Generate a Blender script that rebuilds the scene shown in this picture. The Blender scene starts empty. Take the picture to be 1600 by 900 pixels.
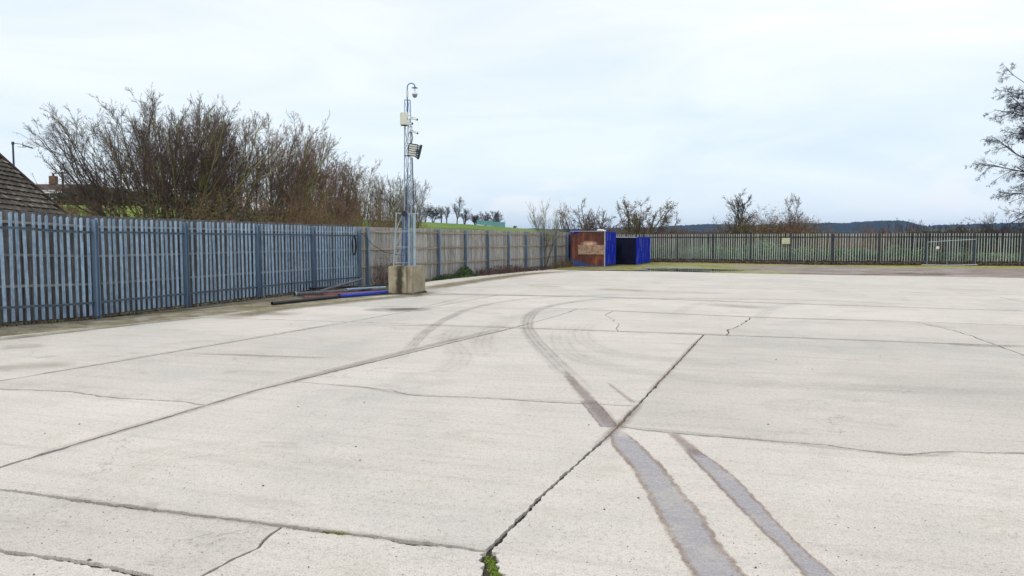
import bpy, math, random
import numpy as np
from mathutils import Vector, Matrix, noise as mnoise, geometry as mgeo

sc = bpy.context.scene
C = sc.collection
R = math.radians

# ------------------------------------------------------------------ camera
FPX, EYE, PITCH = 1155.0, 1.65, math.atan(75 / 1155.0)
cam_d = bpy.data.cameras.new('camera')
cam = bpy.data.objects.new('camera', cam_d)
C.objects.link(cam)
cam.location = (0, 0, EYE)
cam.rotation_euler = (math.pi / 2 - PITCH, 0, 0)
cam_d.sensor_width = 36
cam_d.lens = 36 * FPX / 1600
cam_d.clip_start = 0.05
cam_d.clip_end = 30000
sc.camera = cam

# ------------------------------------------------------------------ world, sun, exposure
SUN_EL, SUN_AZ = R(48), R(215)           # behind and left of the camera, veiled by cloud
world = bpy.data.worlds.new('World')
sc.world = world
world.use_nodes = True
nt = world.node_tree
nt.nodes.clear()
N = nt.nodes.new
L = nt.links.new
out = N('ShaderNodeOutputWorld')
bg = N('ShaderNodeBackground')
bg.inputs['Strength'].default_value = 0.1
sky = N('ShaderNodeTexSky')
sky.sky_type = 'NISHITA'
sky.sun_disc = False
sky.sun_elevation = SUN_EL
sky.sun_rotation = SUN_AZ
tc = N('ShaderNodeTexCoord')
sep = N('ShaderNodeSeparateXYZ')
L(tc.outputs['Generated'], sep.inputs[0])
mp = N('ShaderNodeMapping')
mp.inputs['Scale'].default_value = (1.0, 1.0, 4.5)
L(tc.outputs['Generated'], mp.inputs[0])
n1 = N('ShaderNodeTexNoise')
n1.inputs['Scale'].default_value = 2.7
n1.inputs['Detail'].default_value = 6
n1.inputs['Roughness'].default_value = 0.5
n1.inputs['Distortion'].default_value = 0.5
L(mp.outputs[0], n1.inputs['Vector'])
rz = N('ShaderNodeValToRGB')               # cloud deck by elevation
e = rz.color_ramp.elements
e[0].position = 0.0; e[0].color = (10.2, 11.0, 11.4, 1)
e[1].position = 1.0; e[1].color = (11.4, 11.3, 11.2, 1)
m = e.new(0.12); m.color = (9.4, 10.4, 11.0, 1)
m = e.new(0.34); m.color = (10.6, 10.85, 11.1, 1)
L(sep.outputs['Z'], rz.inputs[0])
rn = N('ShaderNodeValToRGB')               # soft light and grey billows
e = rn.color_ramp.elements
e[0].position = 0.32; e[0].color = (0.855, 0.90, 0.935, 1)
e[1].position = 0.68; e[1].color = (1.05, 1.03, 1.01, 1)
L(n1.outputs['Fac'], rn.inputs[0])
mul = N('ShaderNodeMix'); mul.data_type = 'RGBA'; mul.blend_type = 'MULTIPLY'
mul.inputs[0].default_value = 1.0
L(rz.outputs[0], mul.inputs[6]); L(rn.outputs[0], mul.inputs[7])
# low bright puffs of cumulus
mp2 = N('ShaderNodeMapping')
mp2.inputs['Scale'].default_value = (1.0, 1.0, 2.6)
mp2.inputs['Location'].default_value = (3.1, 1.4, 0)
L(tc.outputs['Generated'], mp2.inputs[0])
n2 = N('ShaderNodeTexNoise')
n2.inputs['Scale'].default_value = 5.5
n2.inputs['Detail'].default_value = 9
L(mp2.outputs[0], n2.inputs['Vector'])
r2 = N('ShaderNodeValToRGB')
e = r2.color_ramp.elements
e[0].position = 0.57; e[0].color = (0, 0, 0, 1)
e[1].position = 0.64; e[1].color = (0.75, 0.75, 0.75, 1)
L(n2.outputs['Fac'], r2.inputs[0])
lo = N('ShaderNodeMapRange')
lo.inputs[1].default_value = 0.16; lo.inputs[2].default_value = 0.05
L(sep.outputs['Z'], lo.inputs[0])
mm = N('ShaderNodeMath'); mm.operation = 'MULTIPLY'
L(r2.outputs[0], mm.inputs[0]); L(lo.outputs[0], mm.inputs[1])
puff = N('ShaderNodeMix'); puff.data_type = 'RGBA'
puff.inputs[7].default_value = (10.4, 10.7, 10.9, 1)
L(mm.outputs[0], puff.inputs[0]); L(mul.outputs[2], puff.inputs[6])
mx = N('ShaderNodeMix'); mx.data_type = 'RGBA'
mx.inputs[0].default_value = 0.93
L(sky.outputs[0], mx.inputs[6]); L(puff.outputs[2], mx.inputs[7])
L(mx.outputs[2], bg.inputs['Color'])
L(bg.outputs[0], out.inputs['Surface'])

sun_d = bpy.data.lights.new('sun', 'SUN')
sun_d.energy = 1.5
sun_d.angle = R(12)
sun_d.color = (1.0, 0.96, 0.9)
sun = bpy.data.objects.new('sun', sun_d)
C.objects.link(sun)
sdir = Vector((math.sin(SUN_AZ) * math.cos(SUN_EL), math.cos(SUN_AZ) * math.cos(SUN_EL), math.sin(SUN_EL)))
sun.rotation_euler = sdir.to_track_quat('Z', 'Y').to_euler()

sc.view_settings.view_transform = 'Standard'
sc.view_settings.look = 'None'
sc.view_settings.exposure = 0.06
sc.view_settings.gamma = 1.0
sc.render.engine = 'CYCLES'
sc.cycles.max_bounces = 6
sc.cycles.volume_bounces = 0

rng = np.random.default_rng(7)
rnd = random.Random(11)

# ------------------------------------------------------------------ projection helpers
def ray(px, py):
    a, b = (px - 800) / FPX, (450 - py) / FPX
    c, s = math.cos(PITCH), math.sin(PITCH)
    return Vector((a, c + b * s, -s + b * c))

def P(px, py, z=0.0):                      # pixel -> point on the level z
    d = ray(px, py)
    t = (z - EYE) / d.z
    return (d.x * t, d.y * t)

def at(px, py, Y):                         # pixel -> (x, z) on the vertical plane y = Y
    d = ray(px, py)
    t = Y / d.y
    return d.x * t, EYE + d.z * t

# ------------------------------------------------------------------ object helpers
def props(o, label=None, cat=None, group=None, kind=None):
    if label: o['label'] = label
    if cat: o['category'] = cat
    if group: o['group'] = group
    if kind: o['kind'] = kind
    return o

def empty(name, loc=(0, 0, 0), rz_=0.0, **k):
    o = bpy.data.objects.new(name, None)
    o.empty_display_size = 0.2
    o.location = loc
    o.rotation_euler = (0, 0, rz_)
    C.objects.link(o)
    return props(o, **k)

def obj(name, me, parent=None, loc=None, rot=None, **k):
    o = bpy.data.objects.new(name, me)
    C.objects.link(o)
    if parent is not None: o.parent = parent
    if loc is not None: o.location = loc
    if rot is not None: o.rotation_euler = rot
    return props(o, **k)

class MB:
    def __init__(s):
        s.v, s.f = [], []
    def add(s, vs, fs):
        n = len(s.v)
        s.v += [tuple(p) for p in vs]
        s.f += [tuple(i + n for i in f) for f in fs]
        return s
    def box(s, c, d, rot=None, taper=1.0):
        hx, hy, hz = d[0] / 2, d[1] / 2, d[2] / 2
        vs = []
        for z in (-hz, hz):
            k = taper if z > 0 else 1.0
            for x, y in ((-hx, -hy), (hx, -hy), (hx, hy), (-hx, hy)):
                vs.append(Vector((x * k, y * k, z)))
        if rot is not None: vs = [rot @ v for v in vs]
        vs = [v + Vector(c) for v in vs]
        return s.add(vs, [(3, 2, 1, 0), (4, 5, 6, 7), (0, 1, 5, 4), (1, 2, 6, 5), (2, 3, 7, 6), (3, 0, 4, 7)])
    def bar(s, a, b, w, h=None):           # rectangular bar from a to b
        a, b = Vector(a), Vector(b)
        h = h or w
        d = b - a
        q = d.to_track_quat('Z', 'Y').to_matrix()
        return s.box((a + b) / 2, (w, h, d.length), q)
    def tube(s, pts, r, k=8, r2=None, caps=True):
        pts = [Vector(p) for p in pts]
        n = len(pts)
        rs = r if isinstance(r, (list, tuple)) else [r + ((r2 if r2 is not None else r) - r) * i / (n - 1) for i in range(n)]
        vs, fs = [], []
        up = None
        for i, p in enumerate(pts):
            t = (pts[min(i + 1, n - 1)] - pts[max(i - 1, 0)]).normalized()
            if up is None:
                up = t.orthogonal().normalized()
            up = (up - t * up.dot(t)).normalized()
            w = t.cross(up)
            for j in range(k):
                an = 2 * math.pi * j / k
                vs.append(p + (up * math.cos(an) + w * math.sin(an)) * rs[i])
        for i in range(n - 1):
            for j in range(k):
                a, b = i * k + j, i * k + (j + 1) % k
                fs.append((a, b, b + k, a + k))
        if caps:
            fs.append(tuple(reversed(range(k))))
            fs.append(tuple((n - 1) * k + j for j in range(k)))
        return s.add(vs, fs)
    def lathe(s, c, prof, k=16, rot=None):
        vs, fs = [], []
        for r, z in prof:
            for j in range(k):
                an = 2 * math.pi * j / k
                v = Vector((r * math.cos(an), r * math.sin(an), z))
                if rot is not None: v = rot @ v
                vs.append(v + Vector(c))
        n = len(prof)
        for i in range(n - 1):
            for j in range(k):
                a, b = i * k + j, i * k + (j + 1) % k
                fs.append((a, b, b + k, a + k))
        fs.append(tuple(reversed(range(k))))
        fs.append(tuple((n - 1) * k + j for j in range(k)))
        return s.add(vs, fs)
    def mesh(s, name, mat, smooth=False):
        me = bpy.data.meshes.new(name)
        me.from_pydata(s.v, [], s.f)
        me.materials.append(mat)
        if smooth:
            me.polygons.foreach_set('use_smooth', [True] * len(me.polygons))
            try: me.set_sharp_from_angle(angle=R(40))
            except Exception: pass
        me.update()
        return me
    def build(s, name, mat, parent=None, smooth=False, **k):
        loc = k.pop('loc', None); rot = k.pop('rot', None)
        return obj(name, s.mesh(name, mat, smooth), parent, loc, rot, **k)

def np_mesh(name, V, F, mat, smooth=False):  # V (n,3), F (m,k)
    me = bpy.data.meshes.new(name)
    V = np.ascontiguousarray(V, dtype=np.float32)
    F = np.ascontiguousarray(F, dtype=np.int32)
    m_, k_ = F.shape
    me.vertices.add(len(V)); me.vertices.foreach_set('co', V.ravel())
    me.loops.add(m_ * k_); me.loops.foreach_set('vertex_index', F.ravel())
    me.polygons.add(m_)
    me.polygons.foreach_set('loop_start', np.arange(0, m_ * k_, k_, dtype=np.int32))
    if smooth: me.polygons.foreach_set('use_smooth', np.ones(m_, dtype=bool))
    me.update(calc_edges=True)
    me.materials.append(mat)
    return me

# ------------------------------------------------------------------ materials
def newmat(name):
    m_ = bpy.data.materials.new(name)
    m_.use_nodes = True
    t = m_.node_tree
    t.nodes.clear()
    o = t.nodes.new('ShaderNodeOutputMaterial')
    b = t.nodes.new('ShaderNodeBsdfPrincipled')
    t.links.new(b.outputs[0], o.inputs[0])
    return m_, t, b

def node(t, typ, **k):
    n = t.nodes.new(typ)
    for a, v in k.items():
        if a == 'ins':
            for kk, vv in v.items(): n.inputs[kk].default_value = vv
        else: setattr(n, a, v)
    return n

def ramp(t, src, stops):
    r = t.nodes.new('ShaderNodeValToRGB')
    els = r.color_ramp.elements
    els[0].position, els[0].color = stops[0][0], stops[0][1]
    els[1].position, els[1].color = stops[-1][0], stops[-1][1]
    for p, c in stops[1:-1]:
        q = els.new(p); q.color = c
    t.links.new(src, r.inputs[0])
    return r.outputs[0]

def mixc(t, fac, a, b, mode='MIX'):
    m_ = t.nodes.new('ShaderNodeMix')
    m_.data_type = 'RGBA'; m_.blend_type = mode
    for i, v in ((0, fac), (6, a), (7, b)):
        if isinstance(v, (int, float)): m_.inputs[i].default_value = v
        elif isinstance(v, tuple): m_.inputs[i].default_value = v if len(v) == 4 else v + (1,)
        else: t.links.new(v, m_.inputs[i])
    return m_.outputs[2]

def G(v): return (v, v, v, 1)

def nz(t, vec, scale, detail=4, rough=0.55, dist=0.0):
    n = node(t, 'ShaderNodeTexNoise', ins={'Scale': scale, 'Detail': detail, 'Roughness': rough, 'Distortion': dist})
    t.links.new(vec, n.inputs['Vector'])
    return n.outputs['Fac']

def mapped(t, vec, scale=(1, 1, 1), rot=(0, 0, 0)):
    m1 = node(t, 'ShaderNodeMapping')
    m1.inputs['Rotation'].default_value = rot
    t.links.new(vec, m1.inputs[0])
    m2 = node(t, 'ShaderNodeMapping')
    m2.inputs['Scale'].default_value = scale
    t.links.new(m1.outputs[0], m2.inputs[0])
    return m2.outputs[0]

def bump(t, b, h, strength=0.3, dist=0.01):
    n = node(t, 'ShaderNodeBump', ins={'Strength': strength, 'Distance': dist})
    t.links.new(h, n.inputs['Height'])
    t.links.new(n.outputs[0], b.inputs['Normal'])

def simple(name, c1, c2, scale=4, rough=0.7, metal=0.0, stretch=(1, 1, 1), vary=0.15, bmp=0.2, spots=None, world_=False, detail=5, spec=0.4):
    m_, t, b = newmat(name)
    tcn = node(t, 'ShaderNodeNewGeometry') if world_ else node(t, 'ShaderNodeTexCoord')
    src = tcn.outputs['Position'] if world_ else tcn.outputs['Object']
    info = node(t, 'ShaderNodeObjectInfo')
    va = node(t, 'ShaderNodeVectorMath', operation='ADD')
    vm = node(t, 'ShaderNodeMath', operation='MULTIPLY', ins={1: 37.0})
    t.links.new(info.outputs['Random'], vm.inputs[0])
    t.links.new(src, va.inputs[0]); t.links.new(vm.outputs[0], va.inputs[1])
    v = mapped(t, va.outputs[0], stretch)
    f = nz(t, v, scale, detail)
    col = ramp(t, f, [(0.3, c1 + (1,)), (0.7, c2 + (1,))])
    if spots:
        sc_, thr, cs, am = spots
        fs = nz(t, v, sc_, 6, 0.65)
        mk = ramp(t, fs, [(thr, G(0)), (thr + 0.07, G(am))])
        col = mixc(t, mk, col, cs)
    if vary:
        vr = node(t, 'ShaderNodeMapRange', ins={3: 1 - vary, 4: 1 + vary})
        t.links.new(info.outputs['Random'], vr.inputs[0])
        col = mixc(t, 1.0, col, vr.outputs[0], 'MULTIPLY')
    t.links.new(col, b.inputs['Base Color'])
    b.inputs['Roughness'].default_value = rough
    b.inputs['Metallic'].default_value = metal
    b.inputs['Specular IOR Level'].default_value = spec
    if bmp: bump(t, b, nz(t, v, scale * 4, 4), bmp, 0.004)
    return m_

def concrete_mat(name, c1, c2, moss=0.0):
    m_, t, b = newmat(name)
    g = node(t, 'ShaderNodeNewGeometry')
    info = node(t, 'ShaderNodeObjectInfo')
    p = g.outputs['Position']
    base = ramp(t, nz(t, p, 0.45, 7, 0.6, 0.4), [(0.3, c1 + (1,)), (0.7, c2 + (1,))])
    # tamping streaks laid across each pour
    st = mapped(t, p, (0.35, 5.0, 1), (0, 0, R(18)))
    base = mixc(t, 1.0, base, ramp(t, nz(t, st, 1.3, 6, 0.62), [(0.28, G(0.89)), (0.5, G(1.0)), (0.75, G(1.04))]), 'MULTIPLY')
    # cloudy worn patches, dirt brown
    base = mixc(t, ramp(t, nz(t, p, 1.1, 8, 0.66, 0.8), [(0.54, G(0)), (0.72, G(0.42))]), base, (0.37, 0.335, 0.28))
    base = mixc(t, ramp(t, nz(t, p, 0.27, 6, 0.7, 1.0), [(0.48, G(0)), (0.66, G(0.36))]), base, (0.36, 0.37, 0.365))
    # exposed sand and aggregate
    base = mixc(t, 1.0, base, ramp(t, nz(t, p, 95, 3, 0.7), [(0.30, G(0.50)), (0.45, G(0.97)), (0.7, G(1.16))]), 'MULTIPLY')
    base = mixc(t, 1.0, base, ramp(t, nz(t, p, 26, 4, 0.7), [(0.27, G(0.70)), (0.46, G(0.99)), (0.72, G(1.07))]), 'MULTIPLY')
    vo = node(t, 'ShaderNodeTexVoronoi', ins={'Scale': 9.0})
    t.links.new(p, vo.inputs['Vector'])
    wn = nz(t, p, 7.3, 1)
    pit = ramp(t, vo.outputs['Distance'], [(0.05, G(1)), (0.09, G(0))])
    gate = ramp(t, wn, [(0.58, G(0)), (0.62, G(0.75))])
    pm = mixc(t, 1.0, pit, gate, 'MULTIPLY')
    base = mixc(t, pm, base, (0.13, 0.115, 0.10))
    # hairline crazing and old oil drips
    wa = node(t, 'ShaderNodeTexNoise', ins={'Scale': 0.9, 'Detail': 7, 'Roughness': .7}); t.links.new(p, wa.inputs['Vector'])
    wv = node(t, 'ShaderNodeVectorMath', operation='MULTIPLY_ADD'); wv.inputs[1].default_value = (2.2, 2.2, 0)
    t.links.new(wa.outputs['Color'], wv.inputs[0]); t.links.new(p, wv.inputs[2])
    ve = node(t, 'ShaderNodeTexVoronoi', feature='DISTANCE_TO_EDGE', ins={'Scale': 0.33}); t.links.new(wv.outputs[0], ve.inputs['Vector'])
    hl = ramp(t, ve.outputs['Distance'], [(0.0, G(1)), (0.0045, G(0))])
    hg = ramp(t, nz(t, p, 0.6, 3), [(0.50, G(0)), (0.60, G(0.55))])
    base = mixc(t, mixc(t, 1.0, hl, hg, 'MULTIPLY'), base, (0.16, 0.13, 0.11))
    base = mixc(t, ramp(t, nz(t, p, 1.9, 3, 0.4), [(0.70, G(0)), (0.76, G(0.4))]), base, (0.27, 0.25, 0.225))
    base = mixc(t, ramp(t, nz(t, mapped(t, p, (0.5, 2.2, 1), (0, 0, R(20))), 1.0, 9, 0.78), [(0.56, G(0)), (0.66, G(0.30))]), base, (0.40, 0.34, 0.28))
    if moss:
        base = mixc(t, ramp(t, nz(t, p, 1.6, 7, 0.7, 0.5), [(0.36, G(0)), (0.62, G(moss))]), base, (0.13, 0.12, 0.055))
        base = mixc(t, ramp(t, nz(t, p, 2.7, 7, 0.7), [(0.45, G(0)), (0.7, G(moss))]), base, (0.10, 0.075, 0.05))
    vr = node(t, 'ShaderNodeMapRange', ins={3: 0.91, 4: 1.04})
    t.links.new(info.outputs['Random'], vr.inputs[0])
    base = mixc(t, 1.0, base, vr.outputs[0], 'MULTIPLY')
    t.links.new(base, b.inputs['Base Color'])
    b.inputs['Roughness'].default_value = 0.88
    b.inputs['Specular IOR Level'].default_value = 0.3
    bump(t, b, nz(t, p, 70, 5, 0.7), 0.55, 0.004)
    return m_

M = {}
M['concrete'] = concrete_mat('concrete', (0.515, 0.487, 0.445), (0.605, 0.570, 0.522))
M['strip'] = concrete_mat('mossy_concrete', (0.33, 0.30, 0.24), (0.42, 0.385, 0.31), moss=0.85)
M['soil'] = simple('soil', (0.045, 0.038, 0.028), (0.09, 0.08, 0.05), 3, 0.95, world_=True, spots=(2.0, 0.5, (0.07, 0.08, 0.025), 0.8), vary=0)
M['joint'] = simple('joint_dirt', (0.022, 0.017, 0.014), (0.055, 0.042, 0.033), 9, 0.95, world_=True, spots=(4.0, 0.56, (0.06, 0.08, 0.02), 0.8), vary=0)
M['galv'] = simple('galvanised_steel', (0.19, 0.285, 0.41), (0.37, 0.485, 0.61), 16, 0.45, 0.25, (1, 1, 0.5), 0.20, 0.12, spots=(6, 0.60, (0.17, 0.145, 0.13), 0.6))
M['galv_post'] = simple('galvanised_post', (0.14, 0.205, 0.30), (0.23, 0.31, 0.41), 6, 0.5, 0.3, (1, 1, 0.3), 0.08, 0.1)
M['galv_rail'] = simple('weathered_rail_steel', (0.09, 0.12, 0.16), (0.18, 0.22, 0.28), 6, 0.55, 0.3, (1, 1, 1), 0.1, 0.1)
M['galv_far'] = simple('dull_galvanised_steel', (0.27, 0.33, 0.32), (0.42, 0.48, 0.46), 6, 0.55, 0.1, (1, 1, 0.3), 0.18, 0.1)
M['rail_dark'] = simple('dark_rail_steel', (0.035, 0.04, 0.05), (0.08, 0.085, 0.095), 4, 0.6, 0.2)
M['board'] = simple('silvered_timber', (0.195, 0.183, 0.172), (0.46, 0.445, 0.42), 3.2, 0.85, 0, (9, 9, 0.7), 0.24, 0.5, spots=(5, 0.57, (0.06, 0.05, 0.05), 0.8))
M['board_dark'] = simple('shaded_timber', (0.075, 0.068, 0.068), (0.20, 0.19, 0.19), 3.2, 0.85, 0, (9, 9, 0.7), 0.22, 0.5, spots=(5, 0.58, (0.05, 0.045, 0.045), 0.75))  # board colour darkened for the shade between the pales
M['rail_grey'] = simple('grey_rail_timber', (0.24, 0.225, 0.20), (0.44, 0.42, 0.39), 3, 0.85, 0, (1, 8, 8), 0.2, 0.4)
M['rail_wood'] = simple('rail_timber', (0.22, 0.175, 0.12), (0.40, 0.34, 0.26), 3, 0.85, 0, (1, 8, 8), 0.2, 0.4)
M['black'] = simple('black_plastic', (0.012, 0.012, 0.014), (0.03, 0.03, 0.033), 6, 0.45, vary=0)
M['blue_pipe'] = simple('blue_plastic', (0.012, 0.035, 0.30), (0.02, 0.07, 0.46), 5, 0.4, vary=0.05, spots=(3, 0.6, (0.10, 0.10, 0.12), 0.5))
M['pale_blue_pipe'] = simple('faded_blue_plastic', (0.20, 0.30, 0.42), (0.34, 0.45, 0.58), 5, 0.5, vary=0.05)
M['red_pipe'] = simple('rusty_red_pipe', (0.13, 0.035, 0.04), (0.24, 0.075, 0.07), 6, 0.7, vary=0.05)
M['grey_pipe'] = simple('grey_pipe', (0.06, 0.06, 0.075), (0.12, 0.12, 0.14), 6, 0.5, vary=0.05)
M['cream'] = simple('cream_enamel', (0.60, 0.60, 0.52), (0.68, 0.68, 0.60), 6, 0.4, vary=0, bmp=0.05)
M['white'] = simple('white_plastic', (0.66, 0.69, 0.72), (0.76, 0.78, 0.80), 6, 0.35, vary=0, bmp=0.03)
M['lens'] = simple('dark_lens', (0.01, 0.01, 0.014), (0.02, 0.02, 0.03), 6, 0.12, vary=0, bmp=0)
M['flood'] = simple('floodlight_housing', (0.012, 0.016, 0.035), (0.025, 0.03, 0.06), 6, 0.4, vary=0, bmp=0)
M['led'] = simple('floodlight_glass', (0.62, 0.64, 0.58), (0.74, 0.75, 0.70), 20, 0.2, vary=0, bmp=0)
M['mast'] = simple('mast_steel', (0.20, 0.29, 0.40), (0.32, 0.42, 0.53), 8, 0.45, 0.3, (1, 1, .3), 0.06, 0.08)
M['mast_pale'] = simple('pale_mast_steel', (0.25, 0.33, 0.38), (0.38, 0.46, 0.50), 8, 0.45, 0.2, (1, 1, .3), 0.06, 0.08)
M['mast_blue'] = simple('dark_mast_steel', (0.07, 0.13, 0.30), (0.12, 0.20, 0.40), 8, 0.45, 0.3, (1, 1, .3), 0.06, 0.08)
M['glass'] = simple('window_glass', (0.05, 0.06, 0.08), (0.09, 0.11, 0.14), 2, 0.08, vary=0.3, bmp=0)
M['tile'] = simple('mossy_roof_tile', (0.030, 0.025, 0.022), (0.125, 0.105, 0.082), 5, 0.9, 0, (1, 1, 1), 0.38, 0.5, spots=(5, 0.57, (0.36, 0.34, 0.28), 0.55))
M['roof_far'] = simple('dark_roof', (0.045, 0.032, 0.03), (0.085, 0.06, 0.05), 2, 0.9, 0, (1, 1, 6), 0.05)
M['brick'] = simple('brown_brick', (0.12, 0.065, 0.045), (0.19, 0.11, 0.07), 3, 0.9, 0, (1, 1, 3), 0.05)
M['render_wall'] = simple('rendered_wall', (0.30, 0.28, 0.25), (0.38, 0.36, 0.33), 2, 0.9, vary=0.0)
M['barge'] = simple('white_trim', (0.55, 0.55, 0.53), (0.66, 0.66, 0.64), 5, 0.6, vary=0)
M['lamp'] = simple('lamp_steel', (0.035, 0.045, 0.08), (0.06, 0.07, 0.11), 5, 0.5, 0.2, vary=0)
M['bark_green'] = simple('algae_green_bark', (0.16, 0.155, 0.05), (0.34, 0.32, 0.12), 5, 0.9, 0, (1, 1, 0.5), 0.15, 0.3, spots=(3.5, 0.52, (0.06, 0.045, 0.035), 0.8))
M['bark_brown'] = simple('grey_brown_bark', (0.07, 0.052, 0.042), (0.16, 0.12, 0.095), 5, 0.9, 0, (1, 1, 0.5), 0.15, 0.3, spots=(3, 0.56, (0.12, 0.11, 0.035), 0.6))
M['twig'] = simple('purple_brown_twigs', (0.070, 0.048, 0.052), (0.175, 0.120, 0.108), 2, 0.85, vary=0.12, bmp=0)
M['twig_red'] = simple('red_brown_twigs', (0.12, 0.068, 0.055), (0.25, 0.15, 0.11), 2, 0.85, vary=0.12, bmp=0)
M['twig_ochre'] = simple('ochre_brown_twigs', (0.14, 0.092, 0.045), (0.25, 0.18, 0.085), 2, 0.85, vary=0.12, bmp=0)
M['twig_dark'] = simple('blue_black_twigs', (0.018, 0.018, 0.040), (0.045, 0.042, 0.075), 2, 0.85, vary=0.05, bmp=0)
M['bark_dark'] = simple('dark_bark', (0.022, 0.020, 0.030), (0.055, 0.05, 0.06), 4, 0.9, vary=0.05)
M['twig_pale'] = simple('pale_green_twigs', (0.24, 0.26, 0.19), (0.36, 0.37, 0.27), 2, 0.85, vary=0.05, bmp=0)
M['twig_grey'] = simple('grey_twigs', (0.10, 0.095, 0.10), (0.17, 0.155, 0.16), 2, 0.85, vary=0.15, bmp=0)

def leafmat(name, c1, c2, scale=1.5):
    m_ = simple(name, c1, c2, scale, 0.7, vary=0.12, bmp=0, world_=True, detail=8)
    return m_
M['leaf_dark'] = leafmat('dark_evergreen_leaves', (0.022, 0.030, 0.012), (0.060, 0.070, 0.022))
M['leaf_green'] = leafmat('bramble_leaves', (0.024, 0.055, 0.024), (0.155, 0.225, 0.09), 1.4)
M['leaf_grass'] = leafmat('long_grass', (0.16, 0.21, 0.12), (0.26, 0.30, 0.16), 0.8)
M['leaf_ivy'] = leafmat('ivy_leaves', (0.030, 0.060, 0.020), (0.08, 0.13, 0.035))
M['leaf_yellow'] = leafmat('yellow_brown_leaves', (0.13, 0.12, 0.03), (0.27, 0.23, 0.06))
M['leaf_brown'] = leafmat('brown_leaves', (0.13, 0.075, 0.035), (0.26, 0.17, 0.09))
M['leaf_moss'] = leafmat('moss', (0.10, 0.16, 0.015), (0.20, 0.27, 0.03), 8)
M['leaf_dead'] = leafmat('dead_stems', (0.06, 0.035, 0.032), (0.14, 0.085, 0.07), 5)
M['stone'] = simple('pebble', (0.05, 0.042, 0.035), (0.16, 0.14, 0.12), 8, 0.9, world_=True, vary=0)

# ------------------------------------------------------------------ terrain
LA, LD = np.array([-8.75, 15.5]), np.array([0.2924, 0.9563])       # palisade line
BA = np.array([-5.5, 26.1]); BD = np.array([0.4070, 0.9134])       # board fence line
def outward(x, y):
    q1 = -(x - LA[0]) * LD[1] + (y - LA[1]) * LD[0]
    q2 = -(x - BA[0]) * BD[1] + (y - BA[1]) * BD[0]
    return np.maximum(q1, q2)
def sst(a, b, v):
    t_ = np.clip((v - a) / (b - a), 0, 1)
    return t_ * t_ * (3 - 2 * t_)
ZPX = [-3000, -400, 0, 200, 400, 649, 734, 829, 891, 960, 1100, 1300, 6000]
ZH = [13.0, 13.6, 13.0, 12.4, 10.8, 9.0, 7.9, 6.1, 4.8, 3.0, 0.8, -0.5, -0.5]
def TZ(x, y):
    x, y = np.asarray(x, float), np.asarray(y, float)
    d = np.hypot(x, y)
    yy = np.maximum(y, 1e-3)
    px = np.where(y > 0, 800 + 1155 * np.clip(x / yy, -4, 4), np.where(x < 0, -3000, 6000))
    zh = np.interp(px, ZPX, ZH)
    back = np.where(y > 0, 1.0, np.clip(1 + y / 60, 0, 1))
    z = zh * sst(10, 320, d) * sst(0.5, 30, outward(x, y)) * back
    z = z * (1 - 0.75 * sst(325, 900, d))
    bank = 4.15 * sst(20, 62, d) * (1 - sst(250, 430, px)) * sst(0.5, 12, outward(x, y)) * (y > 0)
    z = np.maximum(z, bank)
    z = z + 0.5 * sst(330, 900, d)
    return z - 0.045

def tz(x, y): return float(TZ(x, y))

ground_m, t, b = newmat('field_grass')
g = node(t, 'ShaderNodeNewGeometry')
p = g.outputs['Position']
c = ramp(t, nz(t, p, 0.05, 8, 0.65), [(0.34, (0.065, 0.145, 0.018, 1)), (0.5, (0.12, 0.225, 0.028, 1)), (0.64, (0.21, 0.235, 0.06, 1))])
c = mixc(t, ramp(t, nz(t, mapped(t, p, (0.02, 0.35, 1)), 1.0, 6, 0.7), [(0.5, G(0)), (0.66, G(0.6))]), c, (0.22, 0.21, 0.07))
c = mixc(t, ramp(t, nz(t, p, 1.3, 6, 0.7), [(0.3, G(0.5)), (0.55, G(0))]), c, (0.05, 0.09, 0.02))
c = mixc(t, ramp(t, nz(t, mapped(t, p, (0.05, 0.22, 1)), 1.0, 8, 0.8), [(0.47, G(0)), (0.60, G(0.65))]), c, (0.055, 0.10, 0.02))
t.links.new(c, b.inputs['Base Color']); b.inputs['Roughness'].default_value = 0.95
b.inputs['Specular IOR Level'].default_value = 0.15
bump(t, b, nz(t, p, 3, 6, 0.7), 0.6, 0.1)
M['field'] = ground_m

def polar(rings, azs, zf, mat, name):
    A, D = np.meshgrid(azs, rings)
    X, Y = D * np.sin(A), D * np.cos(A)
    Z = zf(X, Y)
    V = np.stack([X, Y, Z], -1).reshape(-1, 3)
    nr, na = A.shape
    i, j = np.meshgrid(np.arange(nr - 1), np.arange(na - 1), indexing='ij')
    a = (i * na + j).ravel()
    F = np.stack([a, a + 1, a + na + 1, a + na], -1)
    return np_mesh(name, V, F, mat, True)

azs = np.concatenate([np.radians(np.arange(-180, -45, 5.0)), np.radians(np.arange(-45, 45, 0.35)), np.radians(np.arange(45, 180.1, 5.0))])
rings = np.concatenate([[0.01], np.arange(4, 60, 3.0), np.geomspace(60, 700, 40), np.geomspace(760, 9000, 18)])
obj('ground', polar(rings, azs, TZ, M['field'], 'ground'), kind='structure')

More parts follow.
